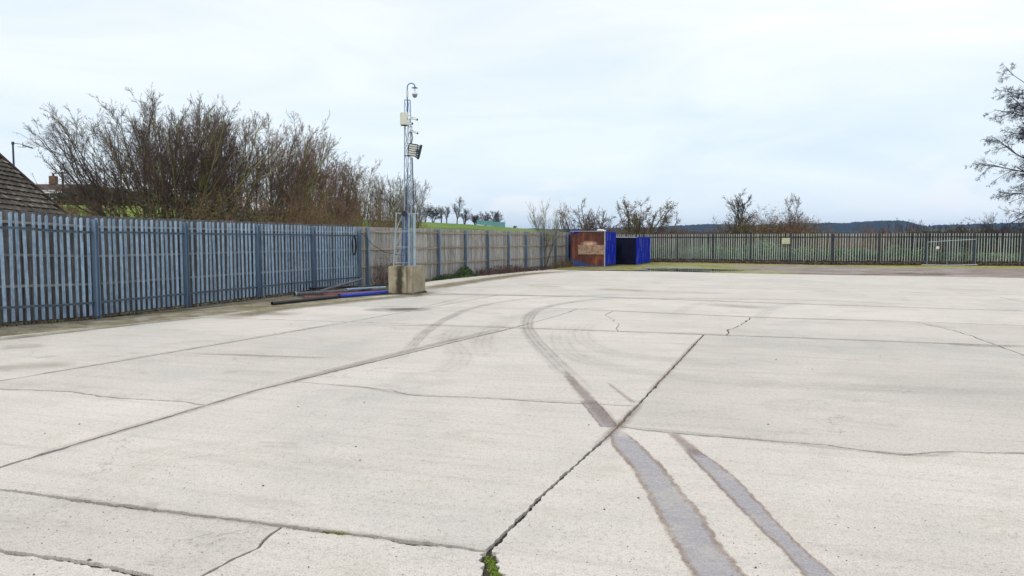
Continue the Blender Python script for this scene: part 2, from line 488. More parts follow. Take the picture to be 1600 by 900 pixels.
# far hills
hill_m, t, b = newmat('wooded_hills')
g = node(t, 'ShaderNodeNewGeometry'); p = g.outputs['Position']
c = ramp(t, nz(t, p, 0.012, 8, 0.7), [(0.3, (0.010, 0.018, 0.018, 1)), (0.5, (0.024, 0.034, 0.032, 1)), (0.7, (0.055, 0.046, 0.042, 1))])
t.links.new(c, b.inputs['Base Color']); b.inputs['Roughness'].default_value = 1.0
b.inputs['Specular IOR Level'].default_value = 0.0
bump(t, b, nz(t, p, 0.05, 4, 0.7), 1.0, 8.0)
M['hill'] = hill_m
hp = [-3000, 0, 700, 900, 1000, 1045, 1100, 1200, 1250, 1320, 1385, 1412, 1440, 1500, 1550, 1600, 1800, 6000]
hy = [350, 352, 356, 357.5, 356, 353.2, 351, 351.8, 350.6, 350, 347.4, 348.5, 355, 354, 352.8, 352.4, 350, 350]
def ridge(dist, px_, y_, thick, amp, seed):
    def f(X, Y):
        d = np.hypot(X, Y)
        px = 800 + 1155 * X / np.maximum(Y, 1)
        top = EYE + (375 - np.interp(px, px_, y_)) / 1155 * dist
        r_ = np.random.default_rng(seed)
        bumps = sum(amp * r_.uniform(.3, 1) / k_ ** .7 * np.sin(px * 0.045 * k_ + r_.uniform(0, 6) + X * .001 * k_) for k_ in (1, 2.3, 4.1, 7.7, 13, 23, 41)) * .5
        rough = amp * 0.6 * r_.normal(size=X.shape)
        return (top + bumps + rough) * sst(dist - thick, dist, d) * (1 - .4 * sst(dist + 50, dist + thick, d)) - 2.0
    return f
az2 = np.radians(np.arange(-44, 44, 0.06))
obj('hills', polar(np.concatenate([np.linspace(1900, 3000, 14), [3200, 3700, 4200]]), az2, ridge(3000, hp, hy, 1100, 2.6, 3), M['hill'], 'hills'), kind='structure')
mid_m, t, b = newmat('winter_woodland_and_fields')
g = node(t, 'ShaderNodeNewGeometry'); p = g.outputs['Position']
c = ramp(t, nz(t, p, 0.03, 8, 0.7), [(0.3, (0.035, 0.026, 0.026, 1)), (0.55, (0.065, 0.045, 0.042, 1)), (0.7, (0.05, 0.055, 0.035, 1))])
vo = node(t, 'ShaderNodeTexVoronoi', ins={'Scale': 0.0035}); t.links.new(p, vo.inputs['Vector'])
c = mixc(t, ramp(t, vo.outputs['Color'], [(0.60, G(0)), (0.62, G(1))]), c, (0.11, 0.17, 0.05))
t.links.new(c, b.inputs['Base Color']); b.inputs['Roughness'].default_value = 1.0
b.inputs['Specular IOR Level'].default_value = 0.0
bump(t, b, nz(t, p, 0.12, 4, 0.7), 1.0, 4.0)
M['mid'] = mid_m
mp_ = [-3000, 900, 1000, 1100, 1250, 1380, 1440, 1500, 1545, 1600, 1800, 6000]
my_ = [372, 371, 361, 359.5, 362, 364, 360, 358.6, 359.5, 362.5, 361, 366]
obj('wooded_slope', polar(np.concatenate([np.linspace(800, 1400, 9), [1500, 1700]]), az2, ridge(1400, mp_, my_, 600, 1.6, 5), M['mid'], 'wooded_slope'), kind='structure')

# ------------------------------------------------------------------ concrete yard cut into slabs along its joints and cracks
yard = empty('concrete_yard', kind='structure')
def seg_int(p1, p2, q1, q2):
    rx, ry = p2[0] - p1[0], p2[1] - p1[1]
    sx, sy = q2[0] - q1[0], q2[1] - q1[1]
    den = rx * sy - ry * sx
    if abs(den) < 1e-12: return None
    tx, ty = q1[0] - p1[0], q1[1] - p1[1]
    a = (tx * sy - ty * sx) / den
    b_ = (tx * ry - ty * rx) / den
    if -1e-9 <= a <= 1 + 1e-9 and 0 <= b_ < 1: return a, b_
    return None
def inside(poly, pt):
    x, y = pt; c_ = False
    n = len(poly)
    for i in range(n):
        x1, y1 = poly[i][:2]; x2, y2 = poly[(i + 1) % n][:2]
        if (y1 > y) != (y2 > y) and x < (x2 - x1) * (y - y1) / (y2 - y1) + x1: c_ = not c_
    return c_
def cut(polys, line, w, wob):
    res = []
    lw = w if isinstance(w, list) else [w] * (len(line) - 1)
    for poly in polys:
        hits = []
        n = len(poly)
        for i in range(len(line) - 1):
            for j in range(n):
                h = seg_int(line[i], line[i + 1], poly[j], poly[(j + 1) % n])
                if h: hits.append((i + h[0], j + h[1]))
        hits.sort()
        done = False
        def lp(s_):
            i = min(int(s_), len(line) - 2); f = s_ - i
            return (line[i][0] + (line[i + 1][0] - line[i][0]) * f, line[i][1] + (line[i + 1][1] - line[i][1]) * f)
        for k_ in range(len(hits) - 1):
            (s0, u0), (s1, u1) = hits[k_], hits[k_ + 1]
            if s1 - s0 < 1e-6: continue
            mid = lp(s0 + min(0.5 * (s1 - s0), 0.5))
            if not inside(poly, mid): continue
            a, b_ = lp(s0), lp(s1)
            ii = [i for i in range(int(math.floor(s0)) + 1, int(math.ceil(s1 - 1e-9))) if s0 < i < s1]
            def walk(ua, ub):              # boundary vertices strictly between param ua and ub going forward
                r_ = []
                i = int(ua) + 1
                end = ub if ub > ua else ub + n
                while i < end:
                    r_.append(poly[i % n]); i += 1
                return r_
            e0, e1 = poly[int(u0)], poly[int(u1)]
            A_ = [(a[0], a[1], e0[2], e0[3])] + walk(u0, u1) + [(b_[0], b_[1], lw[min(int(s1 - 1e-9), len(lw) - 1)], wob)] + [(line[i][0], line[i][1], lw[i - 1], wob) for i in reversed(ii)]
            B_ = [(b_[0], b_[1], e1[2], e1[3])] + walk(u1, u0) + [(a[0], a[1], lw[min(int(s0), len(lw) - 1)], wob)] + [(line[i][0], line[i][1], lw[i], wob) for i in ii]
            res += [A_, B_]
            done = True
            break
        if not done: res.append(poly)
    return res

E0, E1 = np.array(P(0, 526)), np.array(P(300, 496))
Eb = E0 + (E0 - E1) / np.linalg.norm(E1 - E0) * 12
bn = np.array([BD[1], -BD[0]])
outer = [tuple(Eb), tuple(E0), tuple(E1), P(420, 482), P(607, 461)]
outer += [tuple(BA + BD * s_ + bn * o_) for s_, o_ in ((3.2, .75), (6, .5), (10, .42), (14, .5), (17.0, .7))]
outer += [P(890, 422.5), P(1050, 424.5), P(1200, 428), P(1400, 431), P(1600, 434.5), (40, 29.5), (40, -3), (Eb[0] - 1, -3)]
polys = [[(x, y, 0.012, 0.03) for x, y in outer]]
def extend(pts, a=0.03, b_=0.03):
    p0, p1 = np.array(pts[0]), np.array(pts[1])
    q1, q0 = np.array(pts[-1]), np.array(pts[-2])
    s_ = p0 - (p1 - p0) / np.linalg.norm(p1 - p0) * a
    e_ = q1 + (q1 - q0) / np.linalg.norm(q1 - q0) * b_
    return [tuple(s_)] + [tuple(x) for x in pts[1:-1]] + [tuple(e_)]
def pl(*pp): return [P(*q) for q in pp]
J, K = 0.004, 0.035                          # wobble of sawn joints and of cracks
T2 = extend(pl((545, 503), (805, 511.5), (1100, 522.5), (1600, 541)), 9, 60)
cuts = [
    (extend(pl((620, 459), (900, 463), (1110, 470), (1600, 486)), 3, 60), .075, J),
    (extend(pl((700, 443), (1000, 447), (1600, 461)), 4, 60), .08, J),
    (T2, .060, J),
    (extend(pl((0, 595.5), (300, 545), (545, 503), (640, 486)), 14, 7), .034, J),
    (extend(pl((0, 730), (400, 610), (805, 511.5)), 14, .03), .034, J),
    (extend(pl((880, 960), (775, 905), (762, 862), (850, 772), (964, 668), (1030, 597), (1100, 522.5)), 12, .03), [.06, .085, .030, .024, .026, .028], J),
    (extend(pl((-300, 728), (0, 765), (230, 796), (440, 822), (600, 840), (762, 862)), 15, .04), .034, .016),
    (extend(pl((-300, 828), (0, 861), (130, 878), (240, 900), (420, 942)), 15, 6), .036, .016),
    (extend(pl((440, 823), (400, 858), (315, 900), (240, 950)), .05, 3), .018, .03),
    (extend(pl((-300, 604), (0, 608), (110, 612), (180, 622), (290, 628), (340, 636)), 15, .08), .034, K),
    (extend(pl((478, 598), (560, 604), (610, 609), (640, 617), (760, 622), (870, 629), (992, 634)), .5, .12), .032, K),
    (extend(pl((962, 666), (1040, 676), (1130, 683), (1290, 695), (1410, 711), (1500, 706), (1700, 712), (2400, 760)), .05, 60), .032, K),
    (extend(pl((560, 478), (720, 481), (875, 482), (1190, 496), (1415, 502), (1640, 510)), 2.5, 60), .055, J),
    (extend(pl((1135, 523.5), (1138, 515), (1160, 508), (1175, 494)), .05, .08), .024, .08),
    (extend(pl((965, 517), (965, 508), (961, 500), (945, 492), (962, 484)), .05, .15), .018, .08),
    (extend(pl((1182, 470.5), (1192, 462), (1200, 453), (1190, 445)), .05, .6), .045, .06),
    (extend(pl((1400, 497), (1432, 503), (1500, 519), (1560, 540), (1640, 570), (1800, 630)), .9, 40), .028, .06),
    (extend(pl((1190, 446), (1260, 436), (1230, 428)), .5, 2), .035, J),
    (extend(pl((1480, 449), (1500, 455), (1560, 464), (1640, 480)), .5, 2), .035, .06),
    (extend(pl((880, 464), (910, 455), (960, 447)), .05, .2), .03, K),
    (extend(pl((640, 486), (700, 470), (745, 461)), .05, .2), .026, J),
    (extend(pl((805, 511.5), (870, 494), (905, 482)), .05, .2), .026, J),
]
for ln, w_, wob_ in cuts: polys = cut(polys, ln, w_, wob_)

def wobv(x, y, a):
    v = mnoise.noise_vector(Vector((x * 1.7, y * 1.7, 3.1))) * a + mnoise.noise_vector(Vector((x * 9, y * 9, 7.7))) * (a * .35 + .002)
    return v.x, v.y
def slab_mesh(poly, i):
    pts = []
    n = len(poly)
    area = sum(poly[k_][0] * poly[(k_ + 1) % n][1] - poly[(k_ + 1) % n][0] * poly[k_][1] for k_ in range(n))
    if abs(area) < 0.02: return None
    for k_ in range(n):
        x1, y1, w1, b1 = poly[k_]
        x2, y2 = poly[(k_ + 1) % n][:2]
        ln_ = math.hypot(x2 - x1, y2 - y1)
        pw, pb = poly[k_ - 1][2], poly[k_ - 1][3]
        dd = max(1.5, math.hypot((x1 + x2) / 2, (y1 + y2) / 2) - ln_ / 2)
        step = 0.022 if dd < 5 else 0.05 if dd < 9 else 0.12 if dd < 16 else 0.4
        m_ = max(1, int(ln_ / step))
        for q in range(m_):
            f = q / m_
            wq = w1 if q else max(w1, pw) if max(w1, pw) < .03 else min(w1, pw)
            bq = b1 if q else min(b1, pb)
            fade = min(1.0, f * ln_ / .15, (1 - f) * ln_ / .15) if bq > .006 else 1
            x, y = x1 + (x2 - x1) * f, y1 + (y2 - y1) * f
            ox, oy = wobv(x, y, bq * (0.15 + .85 * fade))
            pts.append((x + ox, y + oy, wq))
    sgn = 1 if area > 0 else -1
    out_ = []
    n = len(pts)
    for k_ in range(n):
        a, c_ = pts[k_ - 1], pts[(k_ + 1) % n]
        tx, ty = c_[0] - a[0], c_[1] - a[1]
        l_ = math.hypot(tx, ty) or 1
        nx, ny = -ty / l_ * sgn, tx / l_ * sgn
        x, y, w = pts[k_]
        v = mnoise.noise(Vector((x * 14 + i, y * 14, i * 3.3)))
        v2 = max(0, mnoise.noise(Vector((x * 3.1 + i * 7, y * 3.1, 1.3))) - .28)
        v3 = mnoise.noise(Vector((x * 47 + i * 5, y * 47, 2.2)))
        o_ = w / 2 * max(.12, 1 + 1.0 * v + .7 * v3) + v2 * min(.06, w * 1.8)
        out_.append((x + nx * o_, y + ny * o_))
    if sgn < 0: out_.reverse()
    me = bpy.data.meshes.new('concrete_slab')
    hz = rnd.uniform(-.0015, .0015)
    cv, ce, cf, *_ = mgeo.delaunay_2d_cdt([Vector(q_) for q_ in out_], [], [list(range(n))], 1, 1e-6)
    m_ = len(cv)
    me.from_pydata([(v[0], v[1], hz) for v in cv] + [(x, y, hz) for x, y in out_] + [(x, y, -.04) for x, y in out_], [],
                   [tuple(f_) for f_ in cf] + [(m_ + k_, m_ + n + k_, m_ + n + (k_ + 1) % n, m_ + (k_ + 1) % n) for k_ in range(n)])
    me.materials.append(M['concrete'])
    me.update()
    return me
for i, po in enumerate(polys):
    me = slab_mesh(po, i)
    if me: obj('concrete_slab', me, yard)
jb = MB().add([(x, y, -.022) for x, y in outer], [tuple(range(len(outer)))])
jb.build('joint_filling', M['joint'], yard)

# rising strip of mossy concrete at the foot of the palisade
def gb(s_): return 0.10 * float(sst(0.0, 3.2, -s_))
fs = [LA + LD * s_ for s_ in (-7.5, -4.5, -2.2, -1, 0, 2, 4, 6, 8, 10, 11.3)]
ss = [-7.5, -4.5, -2.2, -1, 0, 2, 4, 6, 8, 10, 11.3]
es = []
epts = [np.array(q) for q in ([Eb] + outer[1:5])]
for q in fs:
    best = None                                       # nearest point on the slab edge
    for a, b_ in zip(epts[:-1], epts[1:]):
        d = b_ - a; tt = np.clip(np.dot(q - a, d) / np.dot(d, d), 0, 1)
        c_ = a + d * tt
        if best is None or np.linalg.norm(c_ - q) < best[0]: best = (np.linalg.norm(c_ - q), c_)
    es.append(best[1])
sb = MB()
rows = []
for k_, (a, b_) in enumerate(zip(es, fs)):
    nrm = np.array([-LD[1], LD[0]])
    for f in (-.02, .33, .66, 1.0, 1.15):
        q = a + (b_ - a) * f
        z = gb(ss[k_]) * min(1, max(0, f)) - .006
        rows.append((q[0], q[1], z))
sb.v = rows
for k_ in range(len(fs) - 1):
    for j in range(4):
        a = k_ * 5 + j
        sb.f.append((a, a + 5, a + 6, a + 1))
sb.build('mossy_concrete_strip', M['strip'], None, True, kind='structure')

# soil verge under the board fence and round the containers
vb = MB()
vv = []
for s_ in np.arange(-.5, 25, .8):
    q = BA + BD * s_
    vv.append((tuple(q - bn * .6), tuple(q + bn * 2.2)))
for k_, (a, b_) in enumerate(vv):
    vb.v += [(a[0], a[1], -.012), (b_[0], b_[1], -.028)]
    if k_: vb.f.append((2 * k_ - 2, 2 * k_ - 1, 2 * k_ + 1, 2 * k_))
vb.build('soil_verge', M['soil'], None, kind='structure')

# gravel apron between the concrete and the far fence
grav, t, b = newmat('wet_gravel_and_moss')
g = node(t, 'ShaderNodeNewGeometry'); p = g.outputs['Position']
c = ramp(t, nz(t, p, 0.5, 8, 0.7), [(0.3, (0.14, 0.112, 0.10, 1)), (0.5, (0.27, 0.21, 0.18, 1)), (0.7, (0.38, 0.305, 0.26, 1))])
c = mixc(t, ramp(t, nz(t, p, 14, 4, 0.8), [(0.35, G(0.75)), (0.55, G(0))]), c, (0.07, 0.06, 0.06))
sx = node(t, 'ShaderNodeSeparateXYZ'); t.links.new(p, sx.inputs[0])
def line_d(t, nx, ny, off):
    a = node(t, 'ShaderNodeVectorMath', operation='DOT_PRODUCT'); a.inputs[1].default_value = (nx, ny, 0)
    t.links.new(p, a.inputs[0])
    s2 = node(t, 'ShaderNodeMath', operation='SUBTRACT', ins={1: off}); t.links.new(a.outputs['Value'], s2.inputs[0])
    return s2.outputs[0]
ad = node(t, 'ShaderNodeMath', operation='MULTIPLY_ADD', ins={1: 14.0, 2: -7.0})
t.links.new(nz(t, p, 0.28, 7, 0.7), ad.inputs[0])
# moss spreads out from the foot of the far fence and the containers
q1 = line_d(t, 0.38, 0.925, 49.6)
s1 = node(t, 'ShaderNodeMath', operation='ADD'); t.links.new(q1, s1.inputs[0]); t.links.new(ad.outputs[0], s1.inputs[1])
k1 = ramp(t, s1.outputs[0], [(0.0, G(0)), (1.0, G(0.95))])
c = mixc(t, k1, c, ramp(t, nz(t, p, 1.4, 6, 0.7), [(0.35, (0.13, 0.10, 0.045, 1)), (0.52, (0.27, 0.28, 0.035, 1)), (0.7, (0.34, 0.32, 0.11, 1))]))
q2 = line_d(t, -0.95, 0.05, -11.5)
s2 = node(t, 'ShaderNodeMath', operation='ADD'); t.links.new(q2, s2.inputs[0]); t.links.new(ad.outputs[0], s2.inputs[1])
k2 = ramp(t, s2.outputs[0], [(0.0, G(0)), (1.0, G(0.9))])
c = mixc(t, k2, c, ramp(t, nz(t, p, 1.8, 6, 0.7), [(0.35, (0.09, 0.085, 0.03, 1)), (0.55, (0.22, 0.225, 0.03, 1)), (0.72, (0.36, 0.33, 0.20, 1))]))
t.links.new(c, b.inputs['Base Color'])
wet = ramp(t, nz(t, p, 0.35, 5, 0.6), [(0.42, G(0.35)), (0.6, G(0.95))])
t.links.new(wet, b.inputs['Roughness'])
bump(t, b, nz(t, p, 9, 6, 0.75), 0.8, 0.05)
M['gravel'] = grav
FA, FB, FC = np.array([3.2, 59.9]), np.array([21.1, 48.8]), np.array([38.0, 46.0])
edge = outer[9:15] + [(40, 29.5)]
near_pts = [tuple(BA + BD * 17.0 + bn * .6)] + list(edge[1:])
X0 = np.array([q[0] for q in near_pts]); Y0 = np.array([q[1] for q in near_pts])
gx = np.concatenate([np.arange(X0[0], 24, .16), np.arange(24, 40, .3)])
PUD = [(P(1085, 420.6), 2.9, 2.1), (P(1000, 423.2), 3.6, .8), (P(1432, 427.3), 1.5, .75), (P(1530, 424.8), 1.4, .45), (P(1320, 428), 1.6, .35)]
GV = []
nr = 90
for x in gx:
    y0 = float(np.interp(x, X0, Y0)) - .05
    y1 = float(np.interp(x, [FA[0], FB[0], FC[0], 60], [FA[1], FB[1], FC[1], 43])) + 2.5
    for k_ in range(nr):
        y = y0 + (y1 - y0) * (k_ / (nr - 1)) ** 1.1
        z = -.004 + .016 * mnoise.noise(Vector((x * .5, y * .5, 0))) + .016 * mnoise.noise(Vector((x * 2.1, y * 2.1, 4)))
        for (cx, cy), rx_, ry_ in PUD:
            z -= .06 * math.exp(-(((x - cx) / rx_) ** 2 + ((y - cy + .34 * (x - cx)) / ry_) ** 2))
        if k_ == 0: z = -.008
        GV.append((x, y, z + .02 * min(1, k_ / 25)))
i, j = np.meshgrid(np.arange(len(gx) - 1), np.arange(nr - 1), indexing='ij')
a = (i * nr + j).ravel()
obj('gravel_apron', np_mesh('gravel_apron', np.array(GV), np.stack([a, a + nr, a + nr + 1, a + 1], -1), M['gravel'], True), kind='structure')
wat, t, b = newmat('puddle_water')
b.inputs['Base Color'].default_value = (0.03, 0.03, 0.028, 1)
b.inputs['Roughness'].default_value = 0.03
b.inputs['IOR'].default_value = 1.33
b.inputs['Specular IOR Level'].default_value = 0.9
g = node(t, 'ShaderNodeNewGeometry')
bump(t, b, nz(t, g.outputs['Position'], 3, 2), 0.05, 0.01)
M['water'] = wat
for (cx, cy), rx_, ry_ in PUD:
    mb = MB()
    ring = [(cx + 1.5 * rx_ * math.cos(a), cy - .34 * 1.5 * rx_ * math.cos(a) + 1.5 * ry_ * math.sin(a), -.016) for a in np.linspace(0, 2 * math.pi, 40, endpoint=False)]
    mb.add(ring, [tuple(range(40))])
    mb.build('puddle', M['water'], None, kind='structure')

# ------------------------------------------------------------------ flat marks on the concrete: tyre marks, wet tracks, stains, painted contact shade
def decal_mat(name, col, edge_col, alpha, rough, edge_w, noise_sc, streak=False, soft=0.25, wet=False):
    m_, t, b = newmat(name)
    o = [n for n in t.nodes if n.type == 'OUTPUT_MATERIAL'][0]
    uv = node(t, 'ShaderNodeUVMap'); g = node(t, 'ShaderNodeNewGeometry')
    s_ = node(t, 'ShaderNodeSeparateXYZ'); t.links.new(uv.outputs[0], s_.inputs[0])
    pos = g.outputs['Position']
    # distance to the nearer edge, 0 at the edge, 1 on the centre line
    a1 = node(t, 'ShaderNodeMath', operation='SUBTRACT', ins={1: 0.5}); t.links.new(s_.outputs['Y'], a1.inputs[0])
    a2 = node(t, 'ShaderNodeMath', operation='ABSOLUTE'); t.links.new(a1.outputs[0], a2.inputs[0])
    a3 = node(t, 'ShaderNodeMath', operation='MULTIPLY_ADD', ins={1: -2.0, 2: 1.0}); t.links.new(a2.outputs[0], a3.inputs[0])
    nn = nz(t, pos, noise_sc, 8, 0.78)
    a4 = node(t, 'ShaderNodeMath', operation='MULTIPLY_ADD', ins={1: 1.0, 2: -0.5}); t.links.new(nn, a4.inputs[0])
    a5 = node(t, 'ShaderNodeMath', operation='MULTIPLY_ADD', ins={1: 1.0 if wet else 1.3}); t.links.new(a4.outputs[0], a5.inputs[0]); t.links.new(a3.outputs[0], a5.inputs[2])
    msk = ramp(t, a5.outputs[0], [(0.02 if wet else 0.12, G(0)), ((0.12 if wet else 0.12 + soft), G(1))])
    inner = ramp(t, a5.outputs[0], [(0.06 + edge_w, G(0)), (0.06 + edge_w + .2, G(1))])
    cc = mixc(t, inner, edge_col, col)
    cc = mixc(t, 1.0, cc, ramp(t, nz(t, pos, 60, 4, .7), [(0.3, G(0.75)), (0.7, G(1.2))]), 'MULTIPLY')
    t.links.new(cc, b.inputs['Base Color'])
    b.inputs['Roughness'].default_value = rough
    if wet:
        rr = mixc(t, inner, G(0.8), G(rough))
        t.links.new(rr, b.inputs['Roughness'])
    # ends fade with U
    u1 = ramp(t, s_.outputs['X'], [(0.0, G(0)), (0.2, G(1)), (0.8, G(1)), (1.0, G(0))] if not wet else [(0.0, G(0)), (0.06, G(1)), (0.9, G(1)), (1.0, G(1))])
    al = mixc(t, 1.0, msk, u1, 'MULTIPLY')
    al = mixc(t, 1.0, al, ramp(t, nz(t, pos, 2.3, 6, .7), [(0.3, G(0.55 * alpha)), (0.65, G(alpha))]), 'MULTIPLY')
    if wet:
        al = mixc(t, 1.0, al, ramp(t, nz(t, pos, 48, 5, .75), [(0.36, G(0.5)), (0.52, G(1))]), 'MULTIPLY')
        al = mixc(t, 1.0, al, ramp(t, nz(t, pos, 1.6, 8, .8), [(0.40, G(0.55)), (0.55, G(1))]), 'MULTIPLY')
    if streak:
        al = mixc(t, 1.0, al, ramp(t, nz(t, pos, 3.5, 7, .8), [(0.38, G(0.25)), (0.6, G(1))]), 'MULTIPLY')
        w = node(t, 'ShaderNodeMath', operation='MULTIPLY', ins={1: 26.0}); t.links.new(s_.outputs['Y'], w.inputs[0])
        w2 = node(t, 'ShaderNodeMath', operation='SINE'); t.links.new(w.outputs[0], w2.inputs[0])
        al = mixc(t, 1.0, al, ramp(t, w2.outputs[0], [(0.0, G(0.45)), (0.7, G(1))]), 'MULTIPLY')
    tr = node(t, 'ShaderNodeBsdfTransparent')
    ms = node(t, 'ShaderNodeMixShader')
    t.links.new(al, ms.inputs[0]); t.links.new(tr.outputs[0], ms.inputs[1]); t.links.new(b.outputs[0], ms.inputs[2])
    t.links.new(ms.outputs[0], o.inputs[0])
    return m_
M['wet_track'] = decal_mat('wet_tyre_track', (0.36, 0.345, 0.385), (0.27, 0.19, 0.155), 0.92, 0.38, 0.16, 9, soft=.34, wet=True)  # lilac inner colour holds the sky reflected on the wet film
M['brown_smear'] = decal_mat('brown_smear', (0.27, 0.195, 0.17), (0.32, 0.25, 0.22), 0.55, 0.8, 0.2, 7, soft=.5)
M['tyre'] = decal_mat('tyre_rubber', (0.16, 0.15, 0.15), (0.22, 0.21, 0.20), 0.50, 0.8, 0.1, 5, streak=True)
M['tyre_faint'] = decal_mat('faint_tyre_rubber', (0.2, 0.19, 0.19), (0.24, 0.23, 0.22), 0.19, 0.8, 0.1, 4, streak=True)
M['stain'] = decal_mat('dirt_stain', (0.23, 0.19, 0.14), (0.26, 0.22, 0.16), 0.30, 0.85, 0.2, 5, soft=.7)
M['rust_stain'] = decal_mat('rust_stain', (0.22, 0.13, 0.09), (0.28, 0.19, 0.13), 0.36, 0.85, 0.2, 7, soft=.6)
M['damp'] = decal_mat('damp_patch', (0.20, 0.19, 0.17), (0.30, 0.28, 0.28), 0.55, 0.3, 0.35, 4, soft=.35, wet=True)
M['moss_stain'] = decal_mat('moss_stain', (0.17, 0.15, 0.055), (0.26, 0.23, 0.13), 0.75, 0.9, 0.3, 3, soft=.6)
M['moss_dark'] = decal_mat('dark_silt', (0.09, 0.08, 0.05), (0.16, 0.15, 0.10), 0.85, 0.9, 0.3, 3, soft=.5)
M['contact'] = decal_mat('contact_shade_stain', (0.10, 0.09, 0.06), (0.18, 0.165, 0.12), 0.8, 0.9, 0.3, 4, soft=.8)  # dark stain painted as contact shade where things meet the ground
M['grit'] = decal_mat('sandy_grit', (0.25, 0.19, 0.165), (0.33, 0.27, 0.24), 0.42, 0.9, 0.3, 12, soft=.6)

ZD = [0.0045]
def strip_decal(name, Lp, Rp, mat, sub=6):
    """ribbon between two rows of ground points, laid on the slab"""
    ZD[0] += 0.0006
    def res(pp, n):
        pp = np.array(pp); d = np.r_[0, np.cumsum(np.linalg.norm(np.diff(pp, axis=0), axis=1))]
        # Catmull-Rom through the points
        out_ = []
        for s_ in np.linspace(0, len(pp) - 1, n):
            i_ = min(int(s_), len(pp) - 2); f = s_ - i_
            p0, p1, p2, p3 = pp[max(i_ - 1, 0)], pp[i_], pp[i_ + 1], pp[min(i_ + 2, len(pp) - 1)]
            out_.append(.5 * ((2 * p1) + (-p0 + p2) * f + (2 * p0 - 5 * p1 + 4 * p2 - p3) * f ** 2 + (-p0 + 3 * p1 - 3 * p2 + p3) * f ** 3))
        return np.array(out_)
    n = (len(Lp) - 1) * sub + 1
    A_, B_ = res(Lp, n), res(Rp, n)
    me = bpy.data.meshes.new(name)
    vs, fs_, uvs = [], [], []
    for k_ in range(n):
        for f in (0, .5, 1):
            q = A_[k_] * (1 - f) + B_[k_] * f
            vs.append((q[0], q[1], ZD[0])); uvs.append((k_ / (n - 1), f))
    for k_ in range(n - 1):
        for j_ in (0, 1):
            a_ = k_ * 3 + j_
            fs_.append((a_, a_ + 1, a_ + 4, a_ + 3))
    me.from_pydata(vs, [], fs_)
    ul = me.uv_layers.new(name='UVMap')
    for lp_ in me.loops: ul.data[lp_.index].uv = uvs[lp_.vertex_index]
    me.materials.append(mat)
    return obj(name, me, yard)
def ribbon(name, pts, width, mat, sub=6):
    pts = np.array([P(*q) for q in pts])
    A_, B_ = [], []
    for k_ in range(len(pts)):
        t_ = pts[min(k_ + 1, len(pts) - 1)] - pts[max(k_ - 1, 0)]
        t_ = t_ / np.linalg.norm(t_)
        nn = np.array([-t_[1], t_[0]]) * width / 2
        A_.append(pts[k_] + nn); B_.append(pts[k_] - nn)
    return strip_decal(name, A_, B_, mat, sub)

strip_decal('wet_track', pl((905, 626), (921, 647), (937, 667)), pl((932, 626), (951, 647), (967, 667)), M['wet_track'])
strip_decal('dirt_smear', pl((874, 578), (884, 595), (908, 628), (925, 650), (940, 672)), pl((886, 578), (904, 595), (938, 628), (962, 652), (980, 672)), M['brown_smear'])
strip_decal('wet_track', pl((950, 674), (956, 698), (982, 729), (1005, 768), (1025, 807), (1046, 845), (1079, 900), (1118, 960), (1170, 1050)),
            pl((975, 674), (1005, 698), (1037, 729), (1068, 768), (1103, 807), (1124, 845), (1170, 900), (1216, 960), (1290, 1050)), M['wet_track'])
strip_decal('wet_track', pl((1062, 699), (1099, 737), (1134, 775), (1180, 822), (1221, 861), (1253, 900), (1300, 960), (1370, 1050)),
            pl((1084, 699), (1139, 737), (1178, 775), (1221, 822), (1260, 861), (1306, 900), (1370, 960), (1470, 1050)), M['wet_track'])
strip_decal('dirt_smear', pl((1038, 676), (1052, 690), (1078, 716)), pl((1060, 676), (1082, 692), (1112, 716)), M['brown_smear'])
strip_decal('wet_track', pl((945, 598), (965, 615), (985, 632)), pl((952, 598), (976, 615), (1000, 632)), M['rust_stain'])
strip_decal('grit_patch', pl((1000, 625), (975, 645), (950, 668), (915, 700)), pl((1012, 628), (996, 650), (978, 672), (935, 706)), M['grit'])
for a_, w_ in ((([(300, 553), (400, 556), (520, 560)]), .10), (([(1110, 523), (1350, 532), (1600, 542)]), .14), (([(560, 508), (700, 510), (900, 516), (1090, 522)]), .14), (([(880, 482), (1190, 496), (1415, 502)]), .16),
                ((([(640, 460), (900, 463.5), (1110, 470.5), (1600, 487)])), .22), (([(480, 600), (560, 605), (640, 617), (760, 623), (990, 634)]), .07), (([(965, 667), (1130, 683), (1410, 711), (1500, 707)]), .07), (([(20, 767), (230, 797), (440, 823), (740, 858)]), .07)):
    ribbon('grit_line', a_, w_, M['grit'], 8)
ribbon('tyre_mark', [(925, 625), (892, 590), (860, 558), (833, 528), (823, 508), (832, 490), (858, 479), (905, 471), (960, 467), (1100, 467), (1300, 471), (1600, 486)], .34, M['tyre'], 10)
ribbon('tyre_mark', [(620, 565), (640, 545), (665, 520), (700, 497), (745, 480), (800, 470), (870, 464), (960, 461), (1100, 459)], .26, M['tyre'], 10)
ribbon('tyre_mark', [(1050, 495), (1072, 482), (1100, 473), (1140, 469), (1230, 469), (1400, 476)], .4, M['tyre_faint'], 8)
ribbon('tyre_mark', [(1185, 500), (1200, 486), (1225, 477), (1270, 473)], .4, M['tyre_faint'], 8)
ribbon('tyre_mark', [(900, 500), (878, 520), (884, 545), (930, 568), (1050, 588), (1190, 600), (1500, 612), (1700, 612)], .55, M['tyre_faint'], 10)
ribbon('tyre_mark', [(760, 560), (752, 535), (775, 510), (830, 492), (920, 482), (1050, 480)], .5, M['tyre_faint'], 10)
ribbon('tyre_mark', [(930, 500), (910, 522), (935, 545), (1010, 560), (1200, 575)], .5, M['tyre_faint'], 10)
ribbon('tyre_mark', [(680, 590), (720, 560), (700, 530), (720, 510)], .5, M['tyre_faint'], 10)
